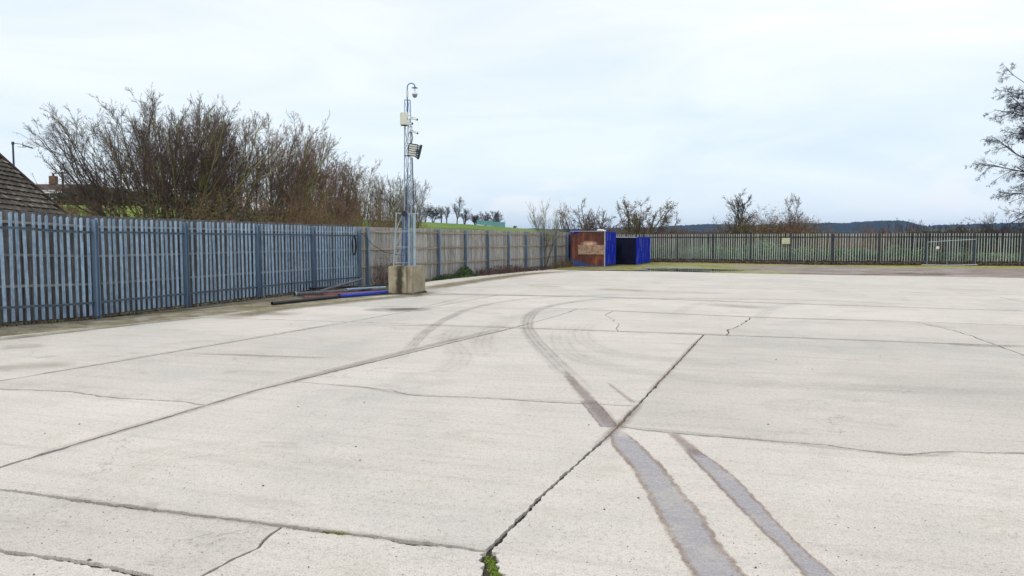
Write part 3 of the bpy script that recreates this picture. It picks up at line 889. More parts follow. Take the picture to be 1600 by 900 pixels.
ribbon('grit_line', [(380, 617), (500, 585), (600, 559), (700, 534), (790, 513)], .22, M['grit'], 8)
ribbon('grit_line', [(30, 722), (200, 671), (340, 630), (420, 606)], .10, M['grit'], 8)
ribbon('grit_line', [(60, 586), (250, 554), (420, 525), (540, 504)], .10, M['grit'], 8)
ribbon('grit_line', [(1010, 618), (1050, 576), (1095, 527)], .09, M['grit'], 8)
ribbon('dirt_or_shade_line', [(1030, 521), (1080, 522), (1130, 524), (1145, 526)], .22, M['grit'], 5)
ribbon('dirt_or_shade_line', [(250, 552), (340, 554), (440, 559), (520, 560)], .12, M['stain'], 5)
ribbon('dirt_or_shade_line', [(1480, 538), (1540, 541), (1600, 542)], .25, M['grit'], 5)
ribbon('dirt_or_shade_line', [(1350, 503), (1420, 505), (1500, 515)], .2, M['stain'], 5)
ribbon('rust_stain', [(315, 492), (360, 492), (420, 491), (470, 492)], 1.0, M['rust_stain'], 5)
ribbon('rust_stain', [(-60, 583), (0, 577), (60, 573), (120, 570)], .8, M['stain'], 5)
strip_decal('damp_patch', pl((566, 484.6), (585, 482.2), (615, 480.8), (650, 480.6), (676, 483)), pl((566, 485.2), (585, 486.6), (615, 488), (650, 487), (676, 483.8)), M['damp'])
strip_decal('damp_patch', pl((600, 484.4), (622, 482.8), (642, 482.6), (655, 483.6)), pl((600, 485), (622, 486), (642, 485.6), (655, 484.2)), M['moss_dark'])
ribbon('moss_stain', [(350, 500), (430, 484), (520, 474), (600, 466), (680, 460)], 1.1, M['moss_stain'], 6)
ribbon('moss_stain', [(640, 456), (700, 446), (760, 437), (830, 428), (900, 424)], 1.5, M['moss_stain'], 6)
ribbon('moss_stain', [(-40, 536), (100, 520), (240, 504), (340, 494)], .35, M['moss_stain'], 6)
ribbon('moss_stain', [(650, 459.5), (700, 459.5), (770, 461), (900, 464)], .2, M['moss_stain'], 6)
for (a_, b_, w_, m_) in (((930, 452), (1010, 455), .9, 'rust_stain'), ((820, 447), (880, 449), .5, 'rust_stain'), ((1270, 455), (1330, 458), .4, 'stain'),
                         ((1460, 452), (1560, 455), .5, 'stain'), ((1100, 476), (1200, 482), .9, 'stain'), ((0, 545), (70, 541), .5, 'stain'),
                         ((400, 697), (470, 700), .12, 'stain'), ((980, 455), (1150, 460), .6, 'stain')):
    ribbon('stain', [a_, ((a_[0] + b_[0]) / 2, (a_[1] + b_[1]) / 2), b_], w_, M[m_], 5)

ribbon('dirt_or_shade_line', [(-120, 530), (0, 513), (150, 497), (290, 484), (400, 472), (488, 463), (560, 456)], .35, M['contact'], 6)  # contact shade painted along the steel fence foot
ribbon('dirt_or_shade_line', [(596, 459.5), (625, 461.5), (648, 463.0), (664, 459.5), (690, 457.5)], .42, M['contact'], 6)  # contact shade painted round the concrete block
ribbon('dirt_or_shade_line', [(405, 477), (470, 470), (540, 464), (615, 458)], .55, M['contact'], 6)  # contact shade painted under the pipes
# pebbles and grit lying about
def pebbles(n):
    V, F = [], []
    base = np.array([(1, 0, 0), (0, 1, 0), (-1, 0, 0), (0, -1, 0), (0, 0, .8)], float)
    for k_ in range(n):
        px, py = rnd.uniform(-50, 1650), 500 + 420 * rnd.random() ** .8
        x, y = P(px, py)
        s_ = rnd.uniform(.0015, .004) * (1 + (rnd.random() < .05) * 1.3) * (1 + y * .05)
        an = rnd.uniform(0, 6.28)
        rot = np.array([[math.cos(an), -math.sin(an), 0], [math.sin(an), math.cos(an), 0], [0, 0, 1]])
        vs = (base * [s_ * rnd.uniform(.7, 1.6), s_, s_]) @ rot.T + [x, y, 0.001]
        o_ = len(V)
        V += vs.tolist()
        F += [(o_, o_ + 1, o_ + 4), (o_ + 1, o_ + 2, o_ + 4), (o_ + 2, o_ + 3, o_ + 4), (o_ + 3, o_, o_ + 4)]
    return np_mesh('pebbles', np.array(V), np.array(F), M['stone'])
obj('pebbles', pebbles(700), kind='stuff', label='small dark pebbles and grit scattered over the concrete yard', cat='pebbles')

# ------------------------------------------------------------------ fences
def prism(prof, z0, z1, tip=0.0):
    n = len(prof)
    xm = max(abs(q[0]) for q in prof)
    vs = [(x, y, z0) for x, y in prof] + [(x, y, z1 + tip * (1 - (abs(x) / xm) ** 1.5) - tip) for x, y in prof]
    fs_ = [tuple(reversed(range(n))), tuple(range(n, 2 * n))] + [(k_, (k_ + 1) % n, n + (k_ + 1) % n, n + k_) for k_ in range(n)]
    return MB().add(vs, fs_)
# W-section pale, face towards the yard (-y)
PALE = [(-.038, .0), (-.035, -.007), (-.019, -.024), (-.005, -.012), (.005, -.012), (.019, -.024), (.035, -.007), (.038, 0), (.018, -.008), (-.018, -.008)]
PALE_S = [(-.027, .0), (-.013, -.018), (.013, -.018), (.027, 0)]
IBEAM = [(-.05, -.05), (.05, -.05), (.05, -.042), (.004, -.042), (.004, .042), (.05, .042), (.05, .05), (-.05, .05), (-.05, .042), (-.004, .042), (-.004, -.042), (-.05, -.042)]

def board_row(fence, length, H, mat, x0=0.0, y=.0, pitch=.145, gbf=None, drop=0.0, ):
    n = int(length / pitch)
    meshes = []
    for k_ in range(5):
        w = pitch * rnd.uniform(.93, .985)
        mb = prism([(-w / 2, 0), (w / 2, 0), (w / 2, .02), (-w / 2, .02)], 0.0, H + rnd.uniform(-.012, .012))
        # slightly skewed sawn tops
        v = [list(q) for q in mb.v]
        sk = rnd.uniform(-.006, .006)
        for q in v[4:]: q[2] += sk * (1 if q[0] > 0 else -1)
        mb.v = [tuple(q) for q in v]
        meshes.append(mb.mesh('board', mat))
    for k_ in range(n):
        x = x0 + (k_ + .5) * pitch
        z = (gbf(x) if gbf else 0) + .03 - drop
        obj('board', rnd.choice(meshes), fence, (x, y + rnd.uniform(-.005, .005), z), (rnd.uniform(-.004, .004), rnd.uniform(-.006, .006), rnd.uniform(-.02, .02)))

def palisade_fence(A, D, posts, H, pitch_n, label, matp, matpost, matrail, zr=(0.36, 1.83), gbf=None, group=None, small=False, rail=0.045):
    rz_ = math.atan2(D[1], D[0])
    f = empty('palisade_fence', (A[0], A[1], 0), rz_, label=label, cat='fence')
    if small: pale = prism(PALE_S, 0.12, H, .05).mesh('pale', matp)
    else: pale = prism(PALE, 0.07, H, .035).mesh('pale', matp)
    post = prism([(x, y) for x, y in IBEAM], -.05, H - .03).mesh('post', matpost)
    for k_, s_ in enumerate(posts):
        z = gbf(s_) if gbf else 0
        obj('post', post, f, (s_, -.02, z), (rnd.uniform(-.006, .006), rnd.uniform(-.006, .006), R(90)))
        if k_ == len(posts) - 1: break
        s2 = posts[k_ + 1]
        z2 = gbf(s2) if gbf else 0
        n = pitch_n
        for q in range(n):
            fr = (q + 0.75) / (n + .5)
            x = s_ + (s2 - s_) * fr
            zb = (gbf(x) if gbf else 0)
            obj('pale', pale, f, (x, .028, zb + rnd.uniform(-.006, .006)), (rnd.uniform(-.007, .007), rnd.gauss(0, .008) + (rnd.choice((-.03, .03)) if rnd.random() < .04 else 0), rnd.uniform(-.10, .10)))
        for ri, rzv in enumerate(zr):
            mb = MB()
            pts = []
            for q in range(7):
                fr = q / 6
                bow = .012 * math.sin(math.pi * fr) * rnd.uniform(-1, 1) if 0 < q < 6 else 0
                x = s_ + .055 + (s2 - s_ - .11) * fr
                z0_ = (gbf(x) if gbf else 0)
                dz = (.035 * sst(.8, 1.0, fr) if ri == 0 and k_ == 0 and gbf else 0)
                pts.append((x, bow * .3 - .004, z0_ + rzv + bow + dz))
            for a_, b_ in zip(pts[:-1], pts[1:]):          # angle section: upright leg and top leg
                for (y0, y1, za, zb_) in ((.0, .006, -rail, 0), (-rail, -.0005, -.006, 0)):
                    vs = []
                    for q in (a_, b_):
                        vs += [(q[0], q[1] + y0, q[2] + za), (q[0], q[1] + y1, q[2] + za), (q[0], q[1] + y1, q[2] + zb_), (q[0], q[1] + y0, q[2] + zb_)]
                    mb.add(vs, [(0, 1, 2, 3), (7, 6, 5, 4), (0, 4, 5, 1), (1, 5, 6, 2), (2, 6, 7, 3), (3, 7, 4, 0)])
            mb.build('rail', matrail, f)
    return f

LP = [-5.5, -2.75, 0, 2.67, 5.49, 8.33, 11.3]
palisade_fence(LA, LD, LP, 2.11, 17, 'blue-grey galvanised steel palisade fence along the left edge of the yard',
               M['galv'], M['galv_post'], M['galv_rail'], gbf=gb)
f = empty('board_fence', (LA[0], LA[1], 0), math.atan2(LD[1], LD[0]), label='dark timber board fence standing right behind the blue-grey steel pales on the left', cat='fence')
board_row(f, 17.1, 2.13, M['board_dark'], -5.7, .17, .145, gb)
for zr_ in (.72, 1.31, 1.93):
    for a_, b_ in zip(LP[:-1], LP[1:]):
        z0_, z1_ = gb(a_), gb(b_)
        MB().bar((a_, .145, z0_ + zr_), (b_ - .004, .145, z1_ + zr_ + rnd.uniform(-.01, .01)), .042, .05).build('rail', M['rail_grey'], f)

f = empty('board_fence', (BA[0], BA[1], 0), math.atan2(BD[1], BD[0]), label='weathered grey timber board fence on steel posts, running from the camera mast to the containers', cat='fence')
board_row(f, 23.2, 2.09, M['board'], 0.0, .09, .145)
BP = [.72, 3.35, 5.92, 8.39, 10.72, 13.14, 15.46, 17.74, 19.98, 22.0]
post = prism(IBEAM, -.05, 2.1).mesh('post', M['galv_post'])
for s_ in BP: obj('post', post, f, (s_, 0, 0), (0, rnd.uniform(-.005, .005), R(4)))
for zr_ in (.68, 1.33, 1.96):
    ends = [0.05] + BP + [23.1]
    for a_, b_ in zip(ends[:-1], ends[1:]):
        mb = MB()
        sag = rnd.uniform(-.03, .015)
        n = 5
        for q in range(n):
            f0, f1 = q / n, (q + 1) / n
            za = zr_ + sag * math.sin(math.pi * f0); zb_ = zr_ + sag * math.sin(math.pi * f1)
            mb.bar((a_ + .01 + (b_ - a_ - .02) * f0, .055, za), (a_ + .01 + (b_ - a_ - .02) * f1, .055, zb_), .045, .06)
        mb.build('rail', M['rail_wood'], f)

def far_fence(A, B, label, first=0.0):
    D = (B - A); ln_ = float(np.linalg.norm(D)); D = D / ln_
    n = max(1, round(ln_ / 2.75))
    return palisade_fence(A, D, [ln_ * k_ / n for k_ in range(n + 1)], 2.1, 17, label, M['galv_far'], M['rail_dark'], M['rail_dark'], zr=(.27, 1.88), small=True, rail=.06)
far_fence(FA, FB, 'pale steel palisade fence across the far side, starting behind the blue containers')
far_fence(FB + np.array([.06, -.01]), FC, 'pale steel palisade fence at the far right with the small steel gate in front')

# notices and gate on the far fence
def sign(name, px, py, w, h, Y, mat, label):
    x, z = at(px, py, Y)
    e_ = empty(name, (x, Y, z), R(-22 if px < 1300 else -9), label=label, cat='sign')
    MB().box((0, 0, 0), (w, .004, h)).build('sign_board', mat, e_)
    mb = MB()
    for sx_ in (-.8, .8):
        for sz_ in (-.7, .7): mb.tube([(sx_ * w / 2, -.003, sz_ * h / 2), (sx_ * w / 2, -.009, sz_ * h / 2)], .012, 6)
    mb.build('bolt', M['rail_dark'], e_)
    return e_
M['sign_cream'] = simple('faded_notice', (0.36, 0.38, 0.25), (0.52, 0.53, 0.38), 7, 0.6, vary=0, bmp=0)
M['sign_white'] = simple('white_notice', (0.62, 0.62, 0.52), (0.72, 0.72, 0.62), 7, 0.6, vary=0, bmp=0)
def fence_y(px):                             # depth at which the pixel column meets the far fence
    u = (px - 800) / 1155
    for a_, b_ in ((FA, FB), (FB, FC)):
        d = b_ - a_
        s_ = (a_[0] - u * a_[1]) / (u * d[1] - d[0])
        if 0 <= s_ <= 1: return a_[1] + d[1] * s_
    return FC[1]
sign('warning_sign', 1228, 376.5, .52, .40, fence_y(1228) - .12, M['sign_cream'], 'small faded cream notice fixed high on the far fence below the brown bushes')

gx0, gz0 = at(1448, 411, 46.75); gx1, gz1 = at(1524, 411, 45.9)
ga = math.atan2(45.9 - 46.75, gx1 - gx0)
gl = math.hypot(gx1 - gx0, .85)
gate = empty('steel_gate', (gx0, 46.75, 0), ga, label='low grey tubular steel gate standing in front of the far right fence', cat='gate')
half = gl * .42
for a_, b_ in (((0, 0, .05), (0, 0, 1.55)), ((half, 0, .05), (half, 0, 1.68)), ((gl, 0, .05), (gl, 0, 1.72))):
    MB().tube([a_, b_], .018, 8).build('upright', M['galv_post'], gate, True)
MB().tube([(0, 0, 1.52), (half, 0, 1.60), (gl, 0, 1.70)], .015, 8).build('top_bar', M['galv_far'], gate, True)
MB().tube([(-.3, -.05, .08), (half, -.08, .07), (gl + .1, -.05, .12)], .03, 8).build('bottom_bar', M['galv_far'], gate, True)
bars = MB().tube([(0, 0, .1), (0, 0, 1.56)], .012, 6).mesh('bar', M['rail_dark'])
for k_ in range(1, 20):
    obj('bar', bars, gate, (gl * k_ / 20, 0, 0))
sign('gate_sign', 1465, 387, .2, .17, 46.25, M['sign_white'], 'tiny white notice hung on the left leaf of the low steel gate')

# ------------------------------------------------------------------ camera mast
ctop, c1, c2 = [], None, None
cx, cy = P(645.5, 460.5)
BH = .855
ang = R(14)
ew, ed = .80, 1.05
e1 = np.array([-math.cos(ang), math.sin(ang)]); e2 = np.array([math.sin(ang), math.cos(ang)])
bc = np.array([cx, cy]) + e1 * ew / 2 + e2 * ed / 2
blk_m, t, b = newmat('stained_concrete_block')
tcn = node(t, 'ShaderNodeTexCoord'); p = tcn.outputs['Object']
c = ramp(t, nz(t, p, 3, 7, .65), [(0.3, (0.23, 0.195, 0.125, 1)), (0.7, (0.42, 0.375, 0.275, 1))])
sv = mapped(t, p, (3.2, 3.2, .25))
c = mixc(t, ramp(t, nz(t, sv, 1.6, 5, .65), [(0.55, G(0)), (0.68, G(0.6))]), c, (0.035, 0.030, 0.022))
# black run-off streak down the middle of the near face
sxyz = node(t, 'ShaderNodeSeparateXYZ'); t.links.new(p, sxyz.inputs[0])
ab = node(t, 'ShaderNodeMath', operation='ADD', ins={1: .03}); t.links.new(sxyz.outputs['X'], ab.inputs[0])
ab2 = node(t, 'ShaderNodeMath', operation='ABSOLUTE'); t.links.new(ab.outputs[0], ab2.inputs[0])
ab3 = node(t, 'ShaderNodeMath', operation='MULTIPLY_ADD', ins={1: .22}); t.links.new(nz(t, p, 7, 6, .7), ab3.inputs[0]); t.links.new(ab2.outputs[0], ab3.inputs[2])
c = mixc(t, ramp(t, ab3.outputs[0], [(0.17, G(0.93)), (0.27, G(0))]), c, (0.022, 0.019, 0.014))
c = mixc(t, ramp(t, nz(t, p, 5, 6, .7), [(0.56, G(0)), (0.68, G(0.6))]), c, (0.13, 0.13, 0.04))
t.links.new(c, b.inputs['Base Color']); b.inputs['Roughness'].default_value = .92
bump(t, b, nz(t, p, 18, 6, .7), .7, .01)
import bmesh
def bevel_box(name, dims, mat, bev=.015, seg=2, jit=0.0, **k):
    bm = bmesh.new()
    bmesh.ops.create_cube(bm, size=1)
    for v in bm.verts: v.co = Vector((v.co.x * dims[0], v.co.y * dims[1], v.co.z * dims[2] + dims[2] / 2))
    bmesh.ops.bevel(bm, geom=bm.edges[:], offset=bev, segments=seg, affect='EDGES')
    if jit:
        for v in bm.verts: v.co += mnoise.noise_vector(v.co * 4) * jit
    me = bpy.data.meshes.new(name); bm.to_mesh(me); bm.free()
    me.materials.append(mat)
    return obj(name, me, k.pop('parent', None), k.pop('loc', None), k.pop('rot', None), **k)
bevel_box('concrete_block', (ew, ed, BH), blk_m, .018, 2, .008, loc=(bc[0], bc[1], 0), rot=(0, 0, -ang),
          label='square stained concrete block under the camera mast with a black run-off streak', cat='concrete block')

MY = float(bc[1]) - .05
def q(px, py, dy=0.0):
    x, z = at(px, py, MY + dy)
    return Vector((x, MY + dy, z))
mast = empty('camera_mast', (float(bc[0]), MY, BH), 0, label='tall thin lattice steel mast bolted onto the stained concrete block', cat='mast')
def W(mb, name, mat, parent=mast, smooth=False):      # build from world coordinates under a parent
    base = Vector(parent.location) if parent is not None else Vector((0, 0, 0))
    pp = parent
    while pp is not None and pp.parent is not None:
        pp = pp.parent; base += Vector(pp.location)
    mb.v = [tuple(Vector(v) - base) for v in mb.v]
    return mb.build(name, mat, parent, smooth)
TB = BH
def leg(px0, px1, y0, y1, dy, r, mat, name):
    a_ = q(px0, y0, dy); a_.z = TB
    b_ = q(px1, y1, dy)
    return a_, b_, W(MB().tube([a_, b_], r, 8), name, mat, smooth=True)
# splayed base frame
A1, A2, _ = leg(615.2, 619.5, 416, 333, -.22, .021, M['mast_pale'], 'base_leg')
B1, B2, _ = leg(627.3, 630.0, 416, 333, .22, .021, M['mast_blue'], 'base_leg')
C1, C2, _ = leg(639.2, 639.0, 416, 333, -.22, .023, M['mast_pale'], 'base_leg')
for f0 in (0.06, .36, .66, 1.0):
    a_, b_, c_ = A1.lerp(A2, f0), B1.lerp(B2, f0), C1.lerp(C2, f0)
    for u_, v_ in ((a_, b_), (b_, c_), (c_, a_)): W(MB().tube([u_, v_], .008, 6), 'rung', M['mast_pale'], smooth=True)
for f0, f1 in ((.06, .36), (.36, .66), (.66, 1.0)):
    W(MB().tube([A1.lerp(A2, f0), B1.lerp(B2, f1)], .009, 6), 'brace', M['mast_pale'], smooth=True)
    W(MB().tube([C1.lerp(C2, f1), B1.lerp(B2, f0)], .009, 6), 'brace', M['mast_pale'], smooth=True)
W(MB().tube([q(617, 333, -.22), q(651, 334, -.22)], .016, 6), 'top_bar', M['mast_pale'], smooth=True)
p0 = q(647.3, 417, -.05); p0.z = TB
p1 = q(647.0, 335, -.05)
hp_ = W(MB().tube([p0, p1], .052, 14), 'hinge_post', M['mast_pale'], smooth=True)
for yv in (386, 404):
    W(MB().tube([q(647.2, yv, -.05) - Vector((0, 0, .015)), q(647.2, yv, -.05) + Vector((0, 0, .015))], .072, 14), 'clamp', M['mast'], smooth=True)
W(MB().tube([p0, p0 + Vector((0, 0, .02))], .11, 12), 'base_plate', M['mast'], smooth=True)
W(MB().tube([q(644.6, 404, .0), q(651.5, 404, -.05)], .022, 8), 'hinge_pin', M['mast_pale'], smooth=True)
for x0_, dy_ in ((627.5, .1), (633, -.1)):
    a_ = q(x0_, 416, dy_); a_.z = TB
    W(MB().tube([a_, q(x0_ + 3, 330, dy_)], .018, 6), 'conduit', M['mast_blue'], smooth=True)
W(MB().lathe(q(632, 334, -.25), [(.03, -.05), (.09, -.05), (.09, .05), (.03, .05)], 14, Matrix.Rotation(R(90), 3, 'X')), 'cable_drum', M['flood'], smooth=True)
# triangular lattice
LT = [(631.6, 632.3, -.09, .014), (637.6, 637.4, .12, .013), (643.4, 641.2, -.09, .016)]
legs = []
for x0_, x1_, dy_, r_ in LT:
    a_ = q(x0_, 416, dy_); a_.z = TB + .02
    b_ = q(x1_, 157, dy_ * .7)
    legs.append((a_, b_))
    W(MB().tube([a_, b_], r_, 8), 'mast_leg', M['mast'], smooth=True)
nb = 11
for k_ in range(nb):
    f0, f1 = k_ / nb, (k_ + 1) / nb
    for (u_, v_) in ((0, 1), (1, 2), (2, 0)):
        s_, e_ = (u_, v_) if k_ % 2 else (v_, u_)
        W(MB().tube([legs[s_][0].lerp(legs[s_][1], f0), legs[e_][0].lerp(legs[e_][1], f1)], .0050, 5), 'lattice_brace', M['mast_blue'])
for k_ in range(0, nb + 1, 2):
    f0 = k_ / nb
    for (u_, v_) in ((0, 1), (1, 2), (2, 0)):
        W(MB().tube([legs[u_][0].lerp(legs[u_][1], f0), legs[v_][0].lerp(legs[v_][1], f0)], .008, 5), 'lattice_ring', M['mast'])
# dark pole that doubles the right leg up to the floodlights
W(MB().tube([p1, q(644.0, 246, -.12)], .017, 8), 'riser_pole', M['lamp'], smooth=True)
# top collar and swan neck
W(MB().tube([q(632, 156, -.06), q(641.3, 156.5, -.06)], .014, 6), 'top_bar', M['mast_blue'])
W(MB().tube([q(641.2, 157, -.06), q(641.5, 178, -.06)], .013, 6), 'hanger', M['mast_blue'])
neck = [q(636.5, 175), q(636.5, 156), q(636.3, 141)]
for a_ in np.linspace(180, 8, 12):
    neck.append(q(642.5 + 6.2 * math.cos(R(a_)), 137 - 7 * math.sin(R(a_))))
W(MB().tube(neck, .017, 8), 'swan_neck', M['mast_blue'], smooth=True)
W(MB().tube([q(636.2, 152), q(636.1, 141.5)], .036, 12), 'antenna', M['cream'], smooth=True)
# cables
for dx, sw in ((0, .05), (1.2, .09)):
    pts = [q(641 + dx, 203, -.1), q(642.8 + dx, 209, -.16), q(643.8 + dx, 216, -.18 - sw), q(642.5 + dx, 222, -.15), q(641 + dx, 226, -.12)]
    W(MB().tube(pts, .010, 6), 'cable', M['black'], smooth=True)
W(MB().tube([q(633, 195, -.1), q(635, 215, -.12), q(634, 240, -.11), q(636.5, 270, -.1), q(635, 300, -.1), q(636, 330, -.1), q(634, 380, -.1), q(634.5, 414, -.1)], .008, 6), 'cable', M['black'], smooth=True)

def top_item(name, label, cat, loc, group=None):
    return empty(name, tuple(loc), 0, label=label, cat=cat, group=group)
# control box
bx = q(631.6, 195.5, -.18)
cb = top_item('control_box', 'cream metal cabinet strapped to the upper left of the mast', 'control box', bx)
sc_ = MY / FPX
rot = Matrix.Rotation(R(24), 3, 'Z')
mb = MB().box((0, 0, 9.2 * sc_), (11.0 * sc_, .14, 18.4 * sc_), rot); mb.build('cabinet', M['cream'], cb)
MB().box(rot @ Vector((0, -.076, 9.2 * sc_)), (10.2 * sc_, .010, 17.2 * sc_), rot).build('door', M['cream'], cb)
MB().box(rot @ Vector((.08, -.086, 9.2 * sc_)), (.012, .012, .04), rot).build('latch', M['black'], cb)
MB().box((0.0, .0, -.012), (9 * sc_, .1, .022), rot).build('gland_plate', M['flood'], cb)
# dome camera
dc = q(648.2, 147, 0)
dm = top_item('dome_camera', 'white dome security camera hanging from the swan neck at the mast top', 'camera', dc)
MB().lathe((0, 0, 9.5 * sc_), [(.015, .035), (.03, .03), (.05, .012), (.098, 0), (.098, -.006), (.02, -.008)], 18).build('rain_hood', M['mast_blue'], dm, True)
MB().lathe((0, 0, 0), [(.018, .19), (.02, .06), (.05, .05), (.055, .03), (.088, .026), (.092, -.012), (.07, -.018)], 18).build('housing', M['white'], dm, True)
M['dome'] = simple('smoked_dome', (0.20, 0.22, 0.25), (0.28, 0.30, 0.33), 6, 0.08, vary=0, bmp=0)
MB().lathe((0, 0, -.02), [(.076, 0), (.074, -.03), (.060, -.062), (.036, -.085), (.008, -.095)], 18).build('dome', M['dome'], dm, True)
# bullet cameras
def bullet(px0, py0, px1, py1, label, r=.03, dy=-.2):
    a_, b_ = q(px0, py0, dy), q(px1, py1, dy - .05)
    e_ = top_item('bullet_camera', label, 'camera', a_, 'small cameras on the mast')
    d = b_ - a_
    MB().tube([(0, 0, 0), d * .45, d * .9], r, 12).build('body', M['white'], e_, True)
    MB().tube([d * .9, d], r * 1.12, 12).build('lens_ring', M['lens'], e_, True)
    MB().box(d * .55 + Vector((0, 0, r + .004)), (d.length * 1.02, r * 2.1, .006), Matrix.Rotation(-math.atan2(d.z, d.x), 3, 'Y')).build('sun_shade', M['white'], e_)
    MB().tube([(0, 0, 0), (-.05, .06, -.03), (-.06, .12, -.05)], .014, 8).build('bracket', M['white'], e_, True)
bullet(641.5, 184.5, 652.5, 187, 'long white bullet camera pointing right, just beside the cream cabinet')
bullet(638.2, 192.8, 644.6, 193.2, 'short bullet camera with a black square lens, lower right of the cabinet', .034, -.24)
bullet(641.5, 204.5, 653.2, 208.5, 'white bullet camera drooping to the right below the cabinet', .026, -.16)
jb_ = q(642.2, 203, -.16)
jbx = top_item('junction_box', 'small white junction box between the cabinet and the floodlights', 'junction box', jb_)
MB().box((0, 0, .06), (.09, .07, .12)).build('case', M['white'], jbx)
MB().tube([(0, 0, -.0), (0, 0, -.03)], .016, 8).build('gland', M['black'], jbx)
# floodlights
def flood(loc, rotm, w, h, label, leds):
    e_ = top_item('floodlight', label, 'floodlight', loc, 'floodlights on the mast')
    mb = MB().box((0, .03, 0), (w, .06, h), None); mb.v = [tuple(rotm @ Vector(v)) for v in mb.v]; mb.build('housing', M['flood'], e_)
    mb = MB()
    for k_ in range(7):
        mb.box((0, .085, h * (-.42 + .14 * k_)), (w * .86, .05, .008))
    mb.v = [tuple(rotm @ Vector(v)) for v in mb.v]; mb.build('cooling_fins', M['flood'], e_)
    for k_ in range(5):
        mb = MB().box((0, -.006, h * (.36 - .18 * k_)), (w * .84, .008, h * .125)); mb.v = [tuple(rotm @ Vector(v)) for v in mb.v]
        mb.build('led_strip', leds, e_)
    mb = MB().tube([(-w / 2 - .015, .03, 0), (-w / 2 - .015, .13, 0), (0, .15, 0), (w / 2 + .015, .13, 0), (w / 2 + .015, .03, 0)], .012, 6)
    mb.v = [tuple(rotm @ Vector(v)) for v in mb.v]; mb.build('bracket', M['lamp'], e_)
flood(q(644.9, 234.5, -.32), Matrix.Rotation(R(10), 3, 'Z') @ Matrix.Rotation(R(8), 3, 'Y') @ Matrix.Rotation(R(12), 3, 'X'), 14.2 * sc_, 19 * sc_, 'floodlight with five pale lamp rows facing the camera', M['led'])
flood(q(657.0, 238, -.26), Matrix.Rotation(R(102), 3, 'Z') @ Matrix.Rotation(R(14), 3, 'X'), .28, 21 * sc_, 'dark floodlight seen edge-on at the right of the mast', M['led'])
W(MB().tube([q(640, 241, -.15), q(654, 236, -.24)], .016, 6), 'arm', M['lamp'])
W(MB().tube([q(632, 243, -.12), q(640, 244, -.2)], .016, 6), 'arm', M['lamp'])

# ------------------------------------------------------------------ pipes in a pile beside the fence
def pipe(x0_, y0_, x1_, y1_, r, mat, label, z0_=None, z1_=None, wall=.006, collar=False, name='pipe'):
    a_ = P(x0_, y0_, r); b_ = P(x1_, y1_, r)
    z0_ = r if z0_ is None else z0_; z1_ = r if z1_ is None else z1_
    a3, b3 = Vector((a_[0], a_[1], z0_)), Vector((b_[0], b_[1], z1_))
    d = (b3 - a3)
    e_ = empty(name, tuple(a3), 0, label=label, cat='pipe', group='pipes lying by the fence')
    k = 16
    up = d.to_track_quat('Z', 'Y').to_matrix()
    vs, fs_ = [], []
    rings_ = [(0, r - wall), (0, r), (.25, r), (.5, r), (.75, r), (1, r), (1, r - wall)]
    rings_ = [(min(.06 / d.length, .5), r - wall)] + rings_
    for f0, rr in rings_:
        for j_ in range(k):
            an = 2 * math.pi * j_ / k
            bend = .02 * math.sin(math.pi * f0) * (1 if r < .05 else 0)
            vs.append(d * f0 + up @ Vector((rr * math.cos(an), rr * math.sin(an), 0)) + Vector((0, 0, -bend * 0)))
    for i_ in range(len(rings_) - 1):
        for j_ in range(k):
            p_, q_ = i_ * k + j_, i_ * k + (j_ + 1) % k
            fs_.append((p_, q_, q_ + k, p_ + k))
    MB().add(vs, fs_).build('tube', mat, e_, True)
    # dark bore some way inside the mouth
    MB().tube([d * (.05 / d.length), d * (.055 / d.length)], r - wall * 1.2, 16).build('bore', M['black'], e_)
    if collar: MB().tube([d * 0.004, d * (.05 / d.length)], r * 1.14, 16, caps=False).build('collar', collar, e_, True)
    return e_
pipe(425, 474.0, 528, 463.5, .047, M['black'], 'long black plastic pipe lying nearest the yard, its end furthest left')
pipe(529, 462.5, 606, 456.5, .056, M['blue_pipe'], 'bright blue pipe with a black rubber collar, pointing at the concrete block', collar=M['black'])
pipe(460, 459.5, 600, 452.5, .062, M['grey_pipe'], 'wide dark pipe with a pale rim at the back left of the pile', collar=M['mast_pale'])
pipe(475, 465.0, 590, 459.0, .035, M['red_pipe'], 'thin dull red pipe in the middle of the pile')
pipe(503, 461.0, 604, 455.5, .045, M['red_pipe'], 'thicker dull red pipe with a black end in the pile', collar=M['black'])
pipe(541, 459.0, 592, 453.5, .036, M['pale_blue_pipe'], 'pale blue plastic pipe resting beside the bright blue one', .16, .12)
pipe(500, 458.0, 566, 450.0, .04, M['grey_pipe'], 'dark grey pipe propped up at its right end on the pile', .10, .34)
pipe(466, 456.0, 560, 451.5, .035, M['black'], 'slim black pipe tucked against the foot of the steel fence', .14, .12)
pipe(474, 467.5, 533, 460.5, .033, M['black'], 'short black pipe lying behind the long black one')
pipe(560, 456.5, 602, 452.0, .035, M['pale_blue_pipe'], 'short grey-blue pipe next to the concrete block', .13, .10)

